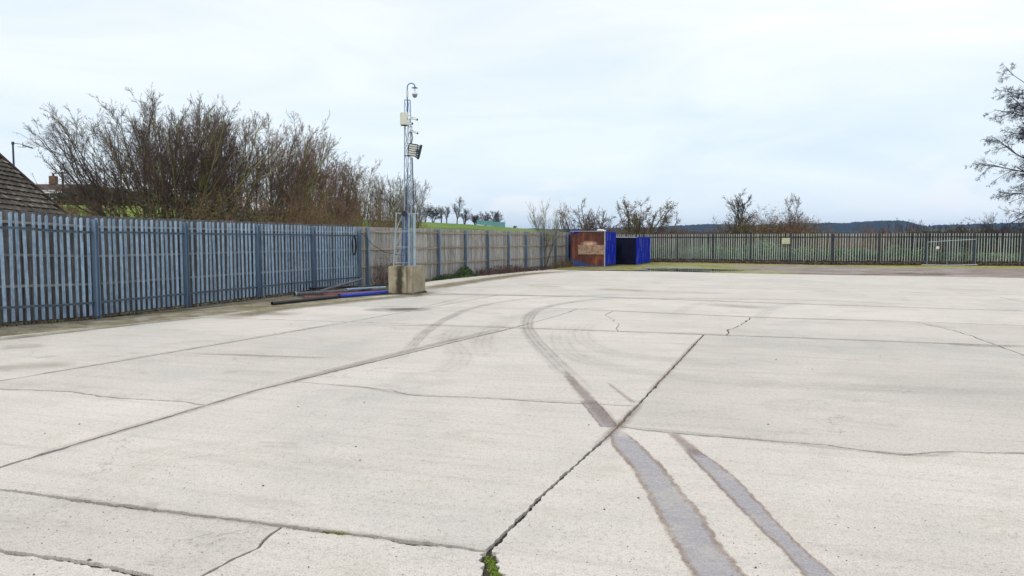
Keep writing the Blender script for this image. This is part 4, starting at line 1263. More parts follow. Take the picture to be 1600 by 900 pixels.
# coiled cable hanging near the last steel panel
cw = LA + LD * 10.75
e_ = empty('cable_coil', (cw[0], cw[1], 1.3), math.atan2(LD[1], LD[0]), label='black cable coil hung on the last steel panel before the timber fence', cat='cable')
for k_ in range(4):
    pts = [(.12 * math.cos(a) * (1 + .08 * k_) + rnd.uniform(-.01, .01), -.10 - .012 * k_, .16 + .30 * math.sin(a) * (1 + .05 * k_)) for a in np.linspace(0, 2 * math.pi, 18)]
    MB().tube(pts, .012, 5, caps=False).build('loop', M['black'], e_, True)
pts = [BA + BD * s_ for s_ in (.2, .9, 1.6, 2.4, 3.0)]
zz = [1.9, 1.45, 1.2, 1.1, 1.05]
MB().tube([(p_[0] + bn[0] * .12, p_[1] + bn[1] * .12, z_) for p_, z_ in zip(pts, zz)], .012, 5).build('slack_cable', M['black'], None, True,
    label='thin black cable sagging along the timber fence behind the mast', cat='cable')

# ------------------------------------------------------------------ containers
rust, t, b = newmat('rusted_blue_panel')
tcn = node(t, 'ShaderNodeTexCoord'); p = tcn.outputs['Object']
sv = mapped(t, p, (1, 1, .25))
blue = ramp(t, nz(t, p, 3, 5), [(0.3, (0.012, 0.03, 0.14, 1)), (0.7, (0.03, 0.07, 0.27, 1))])
rc = ramp(t, nz(t, sv, 3.0, 7, .7), [(0.3, (0.022, 0.010, 0.009, 1)), (0.5, (0.085, 0.022, 0.013, 1)), (0.74, (0.30, 0.085, 0.030, 1))])
s3 = node(t, 'ShaderNodeSeparateXYZ'); t.links.new(p, s3.inputs[0])
hz = node(t, 'ShaderNodeMath', operation='MULTIPLY_ADD', ins={1: .9}); t.links.new(nz(t, p, 2.2, 6, .7), hz.inputs[0]); t.links.new(s3.outputs['Z'], hz.inputs[2])
hx = node(t, 'ShaderNodeMath', operation='MULTIPLY_ADD', ins={1: .38}); t.links.new(s3.outputs['X'], hx.inputs[0]); t.links.new(hz.outputs[0], hx.inputs[2])
c = mixc(t, ramp(t, hx.outputs[0], [(0.50, G(0)), (0.60, G(1))]), blue, rc)
# scorched pale bloom above the patch board
bl = node(t, 'ShaderNodeVectorMath', operation='DISTANCE'); bl.inputs[1].default_value = (.12, 0, 1.52)
bm2 = mapped(t, p, (.55, 0, 1.4)); 
bl.inputs[1].default_value = (.55 * .1, 0, 1.4 * 1.42); t.links.new(bm2, bl.inputs[0])
bl2 = node(t, 'ShaderNodeMath', operation='MULTIPLY_ADD', ins={1: .55}); t.links.new(nz(t, sv, 6, 6, .7), bl2.inputs[0]); t.links.new(bl.outputs['Value'], bl2.inputs[2])
c = mixc(t, ramp(t, bl2.outputs[0], [(0.34, G(0.95)), (0.60, G(0))]), c, (0.60, 0.38, 0.28))
t.links.new(c, b.inputs['Base Color']); b.inputs['Roughness'].default_value = .75
bump(t, b, nz(t, p, 14, 6, .7), .4, .01)
M['rust'] = rust
M['cblue'] = simple('bright_blue_paint', (0.003, 0.008, 0.27), (0.006, 0.028, 0.56), 3, .6, 0, (1, 3, .3), .05, .1, spots=(3.5, .53, (0.10, 0.14, 0.40), .75), spec=.12)  # pale streaks paint highlights onto the container ribs
M['cnavy'] = simple('navy_paint', (0.006, 0.012, 0.09), (0.012, 0.022, 0.14), 2.5, .5, 0, (1, 1, .4), .05, .1)  # navy of the bottom rails
M['crim'] = simple('pale_rim_paint', (0.28, 0.32, 0.42), (0.42, 0.46, 0.55), 4, .5, vary=0)
M['inside'] = simple('near_black_navy_paint', (0.003, 0.004, 0.014), (0.008, 0.009, 0.028), 2, .8, vary=0, spec=.1)

def corrugated(L_, H_, depth=.055, pitch=.36, y=0.0, flip=1):
    """trapezoid-ribbed sheet in the local yz plane running along +y"""
    prof = []
    yv = .06
    while yv < L_ - .06:
        for f0, d0 in ((0, 0), (.30, 0), (.42, 1), (.78, 1), (.90, 0)):
            if yv + f0 * pitch < L_ - .06: prof.append((yv + f0 * pitch, d0 * depth))
        yv += pitch
    prof = [(0.05, 0)] + prof + [(L_ - .05, 0)]
    mb = MB()
    for yy_, dd in prof: mb.v += [(-dd * flip, yy_, .11), (-dd * flip, yy_, H_ - .07)]
    for k_ in range(len(prof) - 1): mb.f.append((2 * k_, 2 * k_ + 2, 2 * k_ + 3, 2 * k_ + 1))
    return mb
def container(corner, ang_, w, L_, H_, label, front_mat, open_front=False):
    """corner = the near bottom right corner; local x runs left (-w..0), y runs back"""
    e_ = empty('shipping_container', (corner[0], corner[1], -.01), -ang_, label=label, cat='container')
    fm = M['cblue']
    side = corrugated(L_, H_).build('side_panel', fm, e_)
    s2 = corrugated(L_, H_).mesh('side_panel', M['cblue'])
    o2 = obj('side_panel', s2, e_, (-w, 0, 0)); o2.scale = (-1, 1, 1)
    MB().box((-w / 2, L_ - .03, H_ / 2), (w - .06, .04, H_ - .1)).build('end_panel', M['cblue'], e_)
    MB().box((-w / 2, L_ / 2, H_ - .045), (w - .05, L_ - .05, .03)).build('roof', M['cblue'], e_)
    MB().box((-w / 2, L_ / 2, .12), (w - .05, L_ - .05, .05)).build('floor', M['inside'], e_)
    for x in (-.03, -w + .03):
        for y in (.03, L_ - .03):
            MB().box((x, y, H_ / 2), (.07, .07, H_ - .01)).build('corner_post', (M['inside'] if open_front else M['rust']) if y < .1 and not (x > -.1 and open_front) else M['cblue'], e_)
    for x in (-.028, -w + .028):
        MB().box((x, L_ / 2, .065), (.06, L_ - .15, .12)).build('bottom_rail', M['cnavy'], e_)
        MB().box((x, L_ / 2, H_ - .035), (.064, L_ - .15, .072)).build('top_rail', M['cblue'], e_)
    if open_front:
        MB().box((-w / 2, .0, H_ / 2), (w - .12, .035, H_ - .07)).build('front_panel', M['inside'], e_)
        MB().box((-w / 2, -.006, H_ - .022), (w - .02, .07, .045)).build('header', M['crim'], e_)
        MB().box((-w / 2, -.004, .06), (w - .15, .06, .11)).build('sill', M['inside'], e_)
        for k_ in (1, 2, 3): MB().box((-w * k_ / 4, -.024, H_ / 2), (.05, .012, H_ - .2)).build('stiffener', M['inside'], e_)
    else:
        m1 = MB().box((-w / 2, .0, H_ / 2 + .01), (w - .14, .035, H_ - .09)).build('front_panel', M['rust'], e_)
        m1.data.transform(Matrix.Translation((w / 2, 0, 0))); m1.location = (-w / 2, 0, 0)
        MB().box((-w / 2, -.003, H_ - .035), (w - .15, .05, .065)).build('header', M['rust'], e_)
        MB().box((-w / 2, -.002, .05), (w - .15, .05, .09)).build('sill', M['rust'], e_)
        MB().box((-.030, -.010, H_ / 2), (.055, .02, H_ - .02)).build('corner_trim', M['crim'], e_)
        MB().box((-w / 2 - .05, .02, H_ + .012), (w - .02, .12, .03)).build('roof_edge', M['crim'], e_)
        MB().box((-w + .27, -.03, H_ - .05), (.5, .03, .10)).build('blue_patch', M['cblue'], e_)
    return e_
ccx, ccy = P(945.5, 417)
cA = container((ccx, ccy), R(20), 2.20, 3.1, 2.19, 'rusty-fronted blue shipping container with a pale board fixed across its front', M['rust'])
pb = MB().box((0, 0, 0), (1.66, .03, .58)).build('patch_board', simple('stained_plywood', (0.22, 0.13, 0.085), (0.42, 0.30, 0.21), 5, .8, vary=0, spots=(16, .54, (0.09, 0.05, 0.03), .8)), cA, loc=(-.88, -.036, 1.06))
ccx, ccy = P(995, 414.3)
container((ccx, ccy), R(20), 2.0, 5.3, 1.86, 'lower bright blue container with a near-black end wall, right of the rusty one', M['cblue'], True)
# pale bundle lying on the roof of the rusty container
Yb = 46.9
xb, zb = at(940, 361, Yb)
e_ = empty('sheet_bundle', (xb, Yb, 2.18), -R(20), label='small pale folded sheet lying on the roof of the rusty container', cat='sheet')
mb = MB()
for k_, (w_, h_, o_) in enumerate(((.62, .05, 0), (.5, .05, .05), (.34, .05, .0))):
    mb.box((o_ - .05, 0, .03 + k_ * .05), (w_, .5, h_), Matrix.Rotation(R(3 * k_ - 2), 3, 'Y'), .85)
mb.build('fold', M['white'], e_)

# ------------------------------------------------------------------ left: tiled roof, far houses, lamp, pole
Rv = Vector((-.228, .974, 0)).normalized()           # ridge direction, away from the camera
Dh = Vector((.974, .228, 0)).normalized()            # down the visible slope
ph = R(45.5)
xa, za = at(101, 336, 22.0)
Av = Vector((xa, 22.0, za))
Dv = Dh * math.cos(ph) - Vector((0, 0, math.sin(ph)))
Nv = Dh * math.sin(ph) + Vector((0, 0, math.cos(ph)))
house = empty('tiled_house', (Av.x, Av.y, 0), 0, label='near building at the far left whose steep mossy tiled roof rises above the fence', cat='house')
hb = Vector((Av.x, Av.y, 0))
def HW(mb, name, mat, parent=house, **k):
    mb.v = [tuple(Vector(v) - hb) for v in mb.v]
    return mb.build(name, mat, parent, **k)
down, up_ = .9, 4.3
eav = Av + Dv * down; rid = Av - Dv * up_
LEN = 9.0
mb = MB()
for base_, dd in ((eav, 0), ):
    v0, v1 = eav - Nv * .06, rid - Nv * .06
    mb.add([v0, v1, v1 - Rv * LEN, v0 - Rv * LEN, v0 - Nv * .1, v1 - Nv * .1, v1 - Rv * LEN - Nv * .1, v0 - Rv * LEN - Nv * .1],
           [(0, 1, 2, 3), (7, 6, 5, 4), (0, 4, 5, 1), (1, 5, 6, 2), (2, 6, 7, 3), (3, 7, 4, 0)])
roof = HW(mb, 'roof', M['roof_far'])
rid2 = rid - Dh * .02
far_e = rid2 - Dh * (math.cos(ph) * (down + up_)) - Vector((0, 0, math.sin(ph) * (down + up_)))
HW(MB().add([rid2, far_e, far_e - Rv * LEN, rid2 - Rv * LEN], [(0, 1, 2, 3)]), 'rear_roof', M['roof_far'])
wl = eav - Dh * .35; wr = far_e + Dh * .35
zt = eav.z - .05
pts_ = [Vector((wl.x, wl.y, 0)), Vector((wr.x, wr.y, 0)), Vector((wr.x, wr.y, zt)), Vector((rid.x, rid.y, rid.z - .3)), Vector((wl.x, wl.y, zt))]
gv = [p_ - Rv * .15 for p_ in pts_] + [p_ - Rv * (LEN - .15) for p_ in pts_]
HW(MB().add(gv, [(0, 1, 2, 3, 4), (9, 8, 7, 6, 5), (0, 5, 6, 1), (1, 6, 7, 2), (4, 3, 8, 9), (0, 4, 9, 5), (2, 7, 8, 3)]), 'wall', M['brick'])
gauge, tw = .205, .34
TL = [MB().add([(-.165 * s_, -.01, .0) for s_ in (1,)] , []) for _ in range(0)]
def tile_mesh(seed):
    r_ = random.Random(seed)
    n = 4
    vs = []
    th = .028
    for yy_, lift in ((0, 0.002), (gauge * 1.22, .052)):   # up-slope edge, down-slope edge
        for k_ in range(n + 1):
            f0 = k_ / n
            h = .016 * math.sin(math.pi * f0) + lift + r_.uniform(-.004, .004)
            vs.append((-tw * .485 + tw * .97 * f0, yy_, h + .012))
    top_n = len(vs)
    vs += [(x, y, z - th) for x, y, z in vs]
    fs_ = []
    for k_ in range(n):
        a_ = k_; b2 = k_ + n + 1
        fs_ += [(a_, b2, b2 + 1, a_ + 1), (b2, b2 + top_n, b2 + 1 + top_n, b2 + 1)]
    fs_ += [(0, top_n, n + 1 + top_n, n + 1), (n, 2 * n + 1, 2 * n + 1 + top_n, n + top_n)]
    return MB().add(vs, fs_)
tms = [tile_mesh(s_).mesh('tile', M['tile']) for s_ in range(6)]
RM = Matrix((Rv, Dv, Nv)).transposed()               # columns: along ridge, down-slope, normal
if RM.determinant() < 0: RM = Matrix((-Rv, Dv, Nv)).transposed()
RMe = RM.to_euler()
rows_n, cols_n = int((down + up_) / gauge), int(LEN / tw)
rest = MB(); nsep = 0
for r_i in range(rows_n):
    for c_i in range(cols_n):
        pos = rid + Dv * (r_i * gauge) - Rv * ((c_i + .5 + .5 * (r_i % 2)) * tw) 
        pxx = 800 + FPX * pos.x / pos.y
        visible = pxx > -8 and r_i * gauge < up_ + .25
        jit = (rnd.uniform(-.01, .01), rnd.uniform(-.006, .006), rnd.uniform(-.012, .012))
        if visible:
            m3 = RM @ Matrix.Rotation(jit[0] * 1.6, 3, 'X') @ Matrix.Rotation(jit[2], 3, 'Z')
            obj('tile', rnd.choice(tms), roof, tuple(pos - hb), m3.to_euler()); nsep += 1
        else:
            tmn = tile_mesh((r_i * 7 + c_i) % 6)
            rest.add([RM @ Vector(v) + pos for v in tmn.v], tmn.f)
HW(rest, 'tiles', M['tile'], roof, kind='stuff')
print('tiles', nsep)
mb = MB().bar(rid - Rv * -.06 + Nv * .02, eav - Rv * -.06 + Nv * .02, .04, .12)
HW(mb, 'bargeboard', M['roof_far'])

def far_house(Y, px_l, px_r, ridge_y, eave_y, depth, label, wall, gable=False, windows=(), chimney=None):
    xl, zr_ = at(px_l, ridge_y, Y); xr, _ = at(px_r, ridge_y, Y); _, ze = at(px_l, eave_y, Y)
    cx_ = (xl + xr) / 2
    g0 = tz(cx_, Y) - .3
    e_ = empty('house', (cx_, Y, g0), 0, label=label, cat='house')
    zr_ -= g0; ze -= g0
    hw = (xr - xl) / 2
    if gable:                                             # gable end faces the yard
        MB().add([(-hw, 0, 0), (hw, 0, 0), (hw, 0, ze), (0, 0, zr_ - .1), (-hw, 0, ze), (-hw, depth, 0), (hw, depth, 0), (hw, depth, ze), (0, depth, zr_ - .1), (-hw, depth, ze)],
                 [(0, 1, 2, 3, 4), (9, 8, 7, 6, 5), (0, 4, 9, 5), (1, 6, 7, 2)]).build('wall', wall, e_)
        mb = MB()
        for s_ in (-1, 1):
            a_ = Vector((s_ * (hw + .3), -.3, ze - .25)); b_ = Vector((0, -.3, zr_))
            mb.add([a_, b_, b_ + Vector((0, depth + .6, 0)), a_ + Vector((0, depth + .6, 0)), a_ - Vector((0, 0, .15)), b_ - Vector((0, 0, .15)), b_ + Vector((0, depth + .6, -.15)), a_ + Vector((0, depth + .6, -.15))],
                   [(0, 1, 2, 3), (7, 6, 5, 4), (0, 4, 5, 1), (2, 6, 7, 3), (3, 7, 4, 0)])
        rf = mb.build('roof', M['roof_far'], e_)
        for s_ in (-1, 1):
            MB().bar((s_ * (hw + .3), -.34, ze - .32), (s_ * .02, -.34, zr_ - .06), .05, .22).build('bargeboard', M['barge'], e_)
    else:                                                 # long eaves side faces the yard
        MB().box((0, depth / 2, ze / 2), (2 * hw - .6, depth, ze)).build('wall', wall, e_)
        ym = depth / 2
        mb = MB()
        mb.add([(-hw, -.4, ze - .2), (hw, -.4, ze - .2), (hw, ym, zr_), (-hw, ym, zr_), (-hw, depth + .4, ze - .2), (hw, depth + .4, ze - .2)],
               [(0, 1, 2, 3), (3, 2, 5, 4), (0, 4, 5, 1), (0, 3, 4), (1, 5, 2)])
        rf = mb.build('roof', M['roof_far'], e_)
        MB().box((0, -.42, ze - .26), (2 * hw, .05, .16)).build('fascia', M['barge'], e_)
    if chimney:
        xc, zc = at(chimney[0], chimney[1], Y + depth / 2)
        MB().box((xc - cx_, depth / 2, (zc - g0 + zr_ - .6) / 2), (.62, .6, zc - g0 - zr_ + .6)).build('chimney', M['brick'], rf)
        MB().tube([(xc - cx_, depth / 2, zc - g0), (xc - cx_, depth / 2, zc - g0 + .3)], .12, 8).build('chimney_pot', M['roof_far'], rf)
    for (wx, wy, ww, wh) in windows:
        xw, zw = at(wx, wy, Y)
        w_ = MB()
        x_, z_ = xw - cx_, zw - g0
        for dx_, dz_, sw_, sh_ in ((0, wh / 2, ww, .1), (0, -wh / 2, ww, .1), (-ww / 2, 0, .1, wh + .1), (ww / 2, 0, .1, wh + .1), (0, 0, .07, wh)):
            w_.box((x_ + dx_, -.03 - abs(dz_) * .001, z_ + dz_), (sw_, .09, sh_))
        wd = w_.build('window', M['barge'], e_)
        MB().box((x_, -.012, z_), (ww - .08, .03, wh - .08)).build('pane', M['glass'], wd)
    return e_
far_house(75, 20, 106, 283, 297, 8, 'dark-roofed brick house with a chimney and a white window, just right of the tiled roof', M['brick'],
          windows=((78, 304, 1.3, .8), (52, 304, 1.2, .8)), chimney=(83.3, 275))
far_house(92, 112, 160, 288, 303, 9, 'brown brick gable end with white bargeboards seen through the left edge of the bare trees', M['brick'], gable=True, windows=((136, 312, 1.0, 1.1),))
far_house(120, 150, 230, 296, 309, 9, 'pale rendered house half hidden behind the bare stems', M['render_wall'], windows=((185, 316, 1.4, 1.2), (212, 316, 1.4, 1.2), (165, 316, 1.2, 1.2)))

Yl = 48
xl, zl = at(20, 223, Yl)
lamp = empty('street_lamp', (xl, Yl, tz(xl, Yl)), 0, label='dark street lamp with a side arm rising behind the tiled roof', cat='street lamp')
zl -= tz(xl, Yl)
sl = Yl / FPX
MB().tube([(0, 0, 0), (0, 0, zl * .5), (0, 0, zl)], .07, 10, .055).build('pole', M['lamp'], lamp, True)
MB().tube([(0, 0, zl - .12), (0, 0, zl + .06)], .085, 10).build('cap', M['lamp'], lamp, True)
MB().tube([(0, 0, zl - .02), (14 * sl, 0, zl - .10), (19 * sl, 0, zl - .18)], .022, 8).build('arm', M['lamp'], lamp, True)
mb = MB().box((23.5 * sl, 0, zl - .26), (13 * sl, .22, .08), Matrix.Rotation(R(16), 3, 'Y'), .85); mb.build('lamp_head', M['lamp'], lamp)
MB().tube([(7 * sl, 0, zl - .26), (20 * sl, 0, zl - .30)], .014, 6).build('stay', M['lamp'], lamp)
MB().tube([(15.5 * sl, 0, zl + .02), (15.5 * sl, 0, zl - .30)], .022, 6).build('photocell', M['lamp'], lamp)

Yp = 62
xp, zp = at(97.5, 268.5, Yp)
g0 = tz(xp, Yp)
pole = empty('utility_pole', (xp, Yp, g0), 0, label='thin wooden utility pole with a crossarm between the far houses', cat='utility pole')
MB().tube([(0, 0, 0), (0, 0, zp - g0)], .11, 8, .08).build('pole', M['bark_dark'], pole, True)
MB().box((0, -.1, zp - g0 - .12), (1.15, .08, .09)).build('crossarm', M['bark_dark'], pole)
for x in (-.5, -.2, .2, .5): MB().tube([(x, -.1, zp - g0 - .08), (x, -.1, zp - g0 + .06)], .035, 6).build('insulator', M['lamp'], pole)

# teal palisade on the hill crest
M['teal'] = simple('teal_paint', (0.09, 0.25, 0.26), (0.15, 0.36, 0.37), 1, .6, vary=.1)
tx0, _ = at(745, 350, 285); tx1, _ = at(790, 353, 262)
ta = np.array([tx0, 285.0]); tb = np.array([tx1, 262.0])
tl = float(np.linalg.norm(tb - ta)); td = (tb - ta) / tl
tg = tz(*ta)
tf = empty('teal_fence', (ta[0], ta[1], 0), math.atan2(td[1], td[0]), label='far teal metal fence on the crest of the green hill', cat='fence')
npan = int(tl / .5)
panel = MB().box((0, 0, .8), (.36, .06, 1.7)).mesh('panel', M['teal'])
for k_ in range(npan):
    w_ = ta + td * (k_ * .5)
    obj('panel', panel, tf, (k_ * .5, 0, tz(*w_) - .05 + .35 * (1 - k_ / npan)))
for zz_ in (.4, 1.2):
    mb = MB()
    for k_ in range(8):
        w0, w1 = ta + td * tl * k_ / 8, ta + td * tl * (k_ + 1) / 8
        mb.bar((tl * k_ / 8, .06, tz(*w0) + zz_ + .2), (tl * (k_ + 1) / 8, .06, tz(*w1) + zz_ + .2), .08)
    mb.build('rail', M['teal'], tf)

# ------------------------------------------------------------------ trees
def nrm(v): return v / np.maximum(np.linalg.norm(v, axis=-1, keepdims=True), 1e-9)
def sweep(P0, D0, Ln, nseg, wig, trop, rg, tdir=(0, 0, 1)):
    N_ = len(P0)
    pts = np.zeros((N_, nseg + 1, 3)); dirs = np.zeros((N_, nseg + 1, 3))
    pts[:, 0] = P0; d = nrm(D0); dirs[:, 0] = d
    for k_ in range(nseg):
        d = nrm(d + rg.normal(size=(N_, 3)) * wig + np.array(tdir) * trop)
        pts[:, k_ + 1] = pts[:, k_] + d * (Ln / nseg)[:, None]
        dirs[:, k_ + 1] = d
    return pts, dirs
def children(pts, dirs, Ln, Rd, per, tmin, tmax, ang_, lf, rg, rf=.55, spread=.3, end_fade=.78):
    N_, n1, _ = pts.shape
    idx = np.repeat(np.arange(N_), per)
    tt = rg.uniform(tmin, tmax, len(idx))
    s_ = tt * (n1 - 1); i_ = np.minimum(s_.astype(int), n1 - 2); f = (s_ - i_)[:, None]
    p0 = pts[idx, i_] * (1 - f) + pts[idx, i_ + 1] * f
    d0 = dirs[idx, i_ + 1]
    r_ = rg.normal(size=(len(idx), 3)); perp = nrm(r_ - d0 * (r_ * d0).sum(-1, keepdims=True))
    an = np.radians(ang_) * rg.uniform(1 - spread, 1 + spread, len(idx))[:, None]
    d = d0 * np.cos(an) + perp * np.sin(an)
    l = Ln[idx] * lf * rg.uniform(.6, 1.2, len(idx)) * (1.1 - end_fade * tt)
    r2 = Rd[idx] * rf * (1 - .6 * tt)
    return p0, d, l, r2
def tubes(levels):
    """levels: list of (pts, radius0, taper_end, sides) -> V, F(quads)"""
    Vs, Fs, off = [], [], 0
    for pts, r0, te, k_ in levels:
        N_, n1, _ = pts.shape
        tg_ = np.zeros_like(pts)
        tg_[:, 1:-1] = pts[:, 2:] - pts[:, :-2]; tg_[:, 0] = pts[:, 1] - pts[:, 0]; tg_[:, -1] = pts[:, -1] - pts[:, -2]
        tg_ = nrm(tg_)
        ref = np.where(np.abs(tg_[..., 2:3]) > .9, np.array([1., 0, 0]), np.array([0, 0, 1.]))
        u = nrm(np.cross(tg_, ref)); w = np.cross(tg_, u)
        rad = r0[:, None] * np.linspace(1, te, n1)[None, :]
        an = np.arange(k_) * 2 * math.pi / k_
        ring = pts[:, :, None, :] + rad[:, :, None, None] * (u[:, :, None, :] * np.cos(an)[None, None, :, None] + w[:, :, None, :] * np.sin(an)[None, None, :, None])
        Vs.append(ring.reshape(-1, 3))
        b_, i_, j_ = np.meshgrid(np.arange(N_), np.arange(n1 - 1), np.arange(k_), indexing='ij')
        s0 = off + b_ * n1 * k_ + i_ * k_
        a_ = s0 + j_; c_ = s0 + (j_ + 1) % k_
        Fs.append(np.stack([a_, c_, c_ + k_, a_ + k_], -1).reshape(-1, 4))
        off += N_ * n1 * k_
    return np.concatenate(Vs), np.concatenate(Fs)
def leaf_quads(C_, size, rg, flat=0.0):
    n = len(C_)
    a_ = nrm(rg.normal(size=(n, 3))); b_ = rg.normal(size=(n, 3)); b_ = nrm(b_ - a_ * (a_ * b_).sum(-1, keepdims=True))
    s_ = size * rg.uniform(.6, 1.4, n)[:, None]
    V = np.stack([C_ - a_ * s_, C_ + b_ * s_ * .6, C_ + a_ * s_, C_ - b_ * s_ * .6], 1).reshape(-1, 3)
    return V, np.arange(4 * n).reshape(n, 4)

def make_tree(name, x, y, H, label, cat='tree', group=None, seed=0, stems=1, lean=12, base_r=.1, r0=.06, lv=((10, .25, .95, 35, .45), (7, .15, 1, 35, .5), (5, .1, 1, 35, .55)),
              trop=.06, wig=.06, bark='bark_brown', twig='twig', leaves=None, lean_dir=None, rmin=.0045, seg=(9, 6, 4, 3), zbase=None, stem_h=(.75, 1.02), droop=None, thick_levels=2, fade=.78):
    rg = np.random.default_rng(seed)
    z0 = tz(x, y) if zbase is None else zbase
    e_ = empty(name, (x, y, z0), 0, label=label, cat=cat, group=group)
    an = rg.uniform(0, 2 * math.pi, stems)
    rr = base_r * np.sqrt(rg.uniform(0, 1, stems))
    P0 = np.stack([rr * np.cos(an), rr * np.sin(an), np.full(stems, -.05)], -1)
    ln_ = np.radians(lean) * (np.sqrt(rg.uniform(0, 1, stems)) if stems > 1 else rg.uniform(0, .3, stems))
    D0 = np.stack([np.sin(ln_) * np.cos(an), np.sin(ln_) * np.sin(an), np.cos(ln_)], -1)
    if lean_dir is not None: D0 = nrm(D0 + np.array(lean_dir) * rg.uniform(.2, 1, stems)[:, None])
    Ls = H * rg.uniform(*stem_h, stems)
    Rs = r0 * rg.uniform(.6, 1.15, stems)
    pts, dirs = sweep(P0, D0, Ls, seg[0], wig, trop, rg)
    thick = [(pts, Rs, .22, 6)]; thin = []
    cur = (pts, dirs, Ls, Rs)
    for li, (per, t0_, t1_, a_, lf) in enumerate(lv):
        p0, d, l, r2 = children(cur[0], cur[1], cur[2], cur[3], per, t0_, t1_, a_, lf, rg, end_fade=fade if li == 0 else .78)
        r2 = np.maximum(r2, rmin)
        sg = seg[min(li + 1, len(seg) - 1)]
        tdir = (0, 0, 1); tp = trop * 1.4
        if droop is not None and li >= 1: tdir = (0, 0, -1); tp = droop
        pts, dirs = sweep(p0, d, l, sg, wig * 1.6, tp, rg, tdir)
        if li + 1 < thick_levels: thick.append((pts, r2, .35, 4))
        else: thin.append((pts, r2, .45, 3))
        cur = (pts, dirs, l, r2)
    V, F = tubes(thick); obj('trunk', np_mesh('trunk', V, F, M[bark], True), e_)
    if thin:
        V, F = tubes(thin); obj('crown', np_mesh('crown', V, F, M[twig]), e_)
    if leaves:
        mname, per, size, sprd = leaves
        ends = cur[0][:, 1:].reshape(-1, 3)
        pick = ends[rg.integers(0, len(ends), per)] + rg.normal(size=(per, 3)) * sprd
        V, F = leaf_quads(pick, size, rg); obj('leaves', np_mesh('leaves', V, F, M[mname]), e_)
    return e_

def at_h(px, py, Y):
    x, z = at(px, py, Y)
    return x, z - tz(x, Y)
BARE = 'row of bare trees behind the left fence'
specs = [  # px, depth, top y, stems, lean, bark, twig, lean_dir, label
    (226, 30.5, 172, 11, 33, 'bark_brown', 'twig', None, 'leftmost bare tree of the row, fanning out low to the left over the far houses'),
    (242, 31.5, 154, 12, 31, 'bark_brown', 'twig', None, 'tall bare tree leaning left with purple-brown twigs, second from the left of the row'),
    (268, 31.5, 146, 13, 30, 'bark_green', 'twig', None, 'tallest bare tree with algae-green stems left of the middle of the row'),
    (296, 33, 152, 12, 26, 'bark_green', 'twig', None, 'green-stemmed bare tree just right of the tallest one'),
    (335, 35, 176, 11, 19, 'bark_brown', 'twig', None, 'bare tree in the slight dip between the two tall crowns'),
    (398, 37, 174, 13, 19, 'bark_brown', 'twig', None, 'bare purple-brown tree forming the second high crown'),
    (425, 39, 186, 12, 17, 'bark_green', 'twig_red', None, 'bare reddish-brown tree right of the second high crown'),
    (463, 42, 212, 12, 14, 'bark_brown', 'twig_red', None, 'bare tree with a narrow pointed top above the brown scrub'),
    (503, 46, 238, 12, 14, 'bark_brown', 'twig_red', None, 'mid-height dense reddish bare tree over the brown scrub'),
    (541, 50, 246, 11, 14, 'bark_green', 'twig_red', None, 'bare tree behind the pale forked stem'),
    (577, 55, 263, 9, 13, 'bark_green', 'twig', None, 'slim bare tree two places left of the mast'),
    (608, 60, 270, 8, 13, 'bark_green', 'twig_grey', None, 'slim pale-stemmed bare tree just left of the mast'),
    (636, 66, 282, 8, 11, 'bark_brown', 'twig_grey', None, 'bare tree right behind the mast at the right end of the row'),
]
for k_, (px, Y, ty, st, le, bk, tw_, ldir, lab) in enumerate(specs):
    x, h = at_h(px, ty, Y)
    make_tree('bare_tree', x, Y, h * .97, lab, group=BARE, seed=100 + k_, stems=int(st * 1.5), lean=le * 1.25, base_r=.8, r0=.048,
              lv=((9, .25, .97, 25, .52), (8, .15, 1, 32, .48), (7, .1, 1, 36, .52)), trop=.016, wig=.048, stem_h=(.86, 1.0), bark=bk, twig=tw_, lean_dir=ldir, rmin=.0052, seg=(9, 6, 4, 2))
# pale forked tree in front of the scrub
x, h = at_h(524, 285, 40)
make_tree('bare_tree', x, 40, h, 'pale green-grey forked young tree standing in front of the brown scrub', group=BARE, seed=140, stems=3, lean=30, base_r=.08, r0=.05,
          lv=((7, .3, .95, 30, .4), (5, .1, 1, 30, .5)), bark='twig_pale', twig='twig_ochre', rmin=.006)

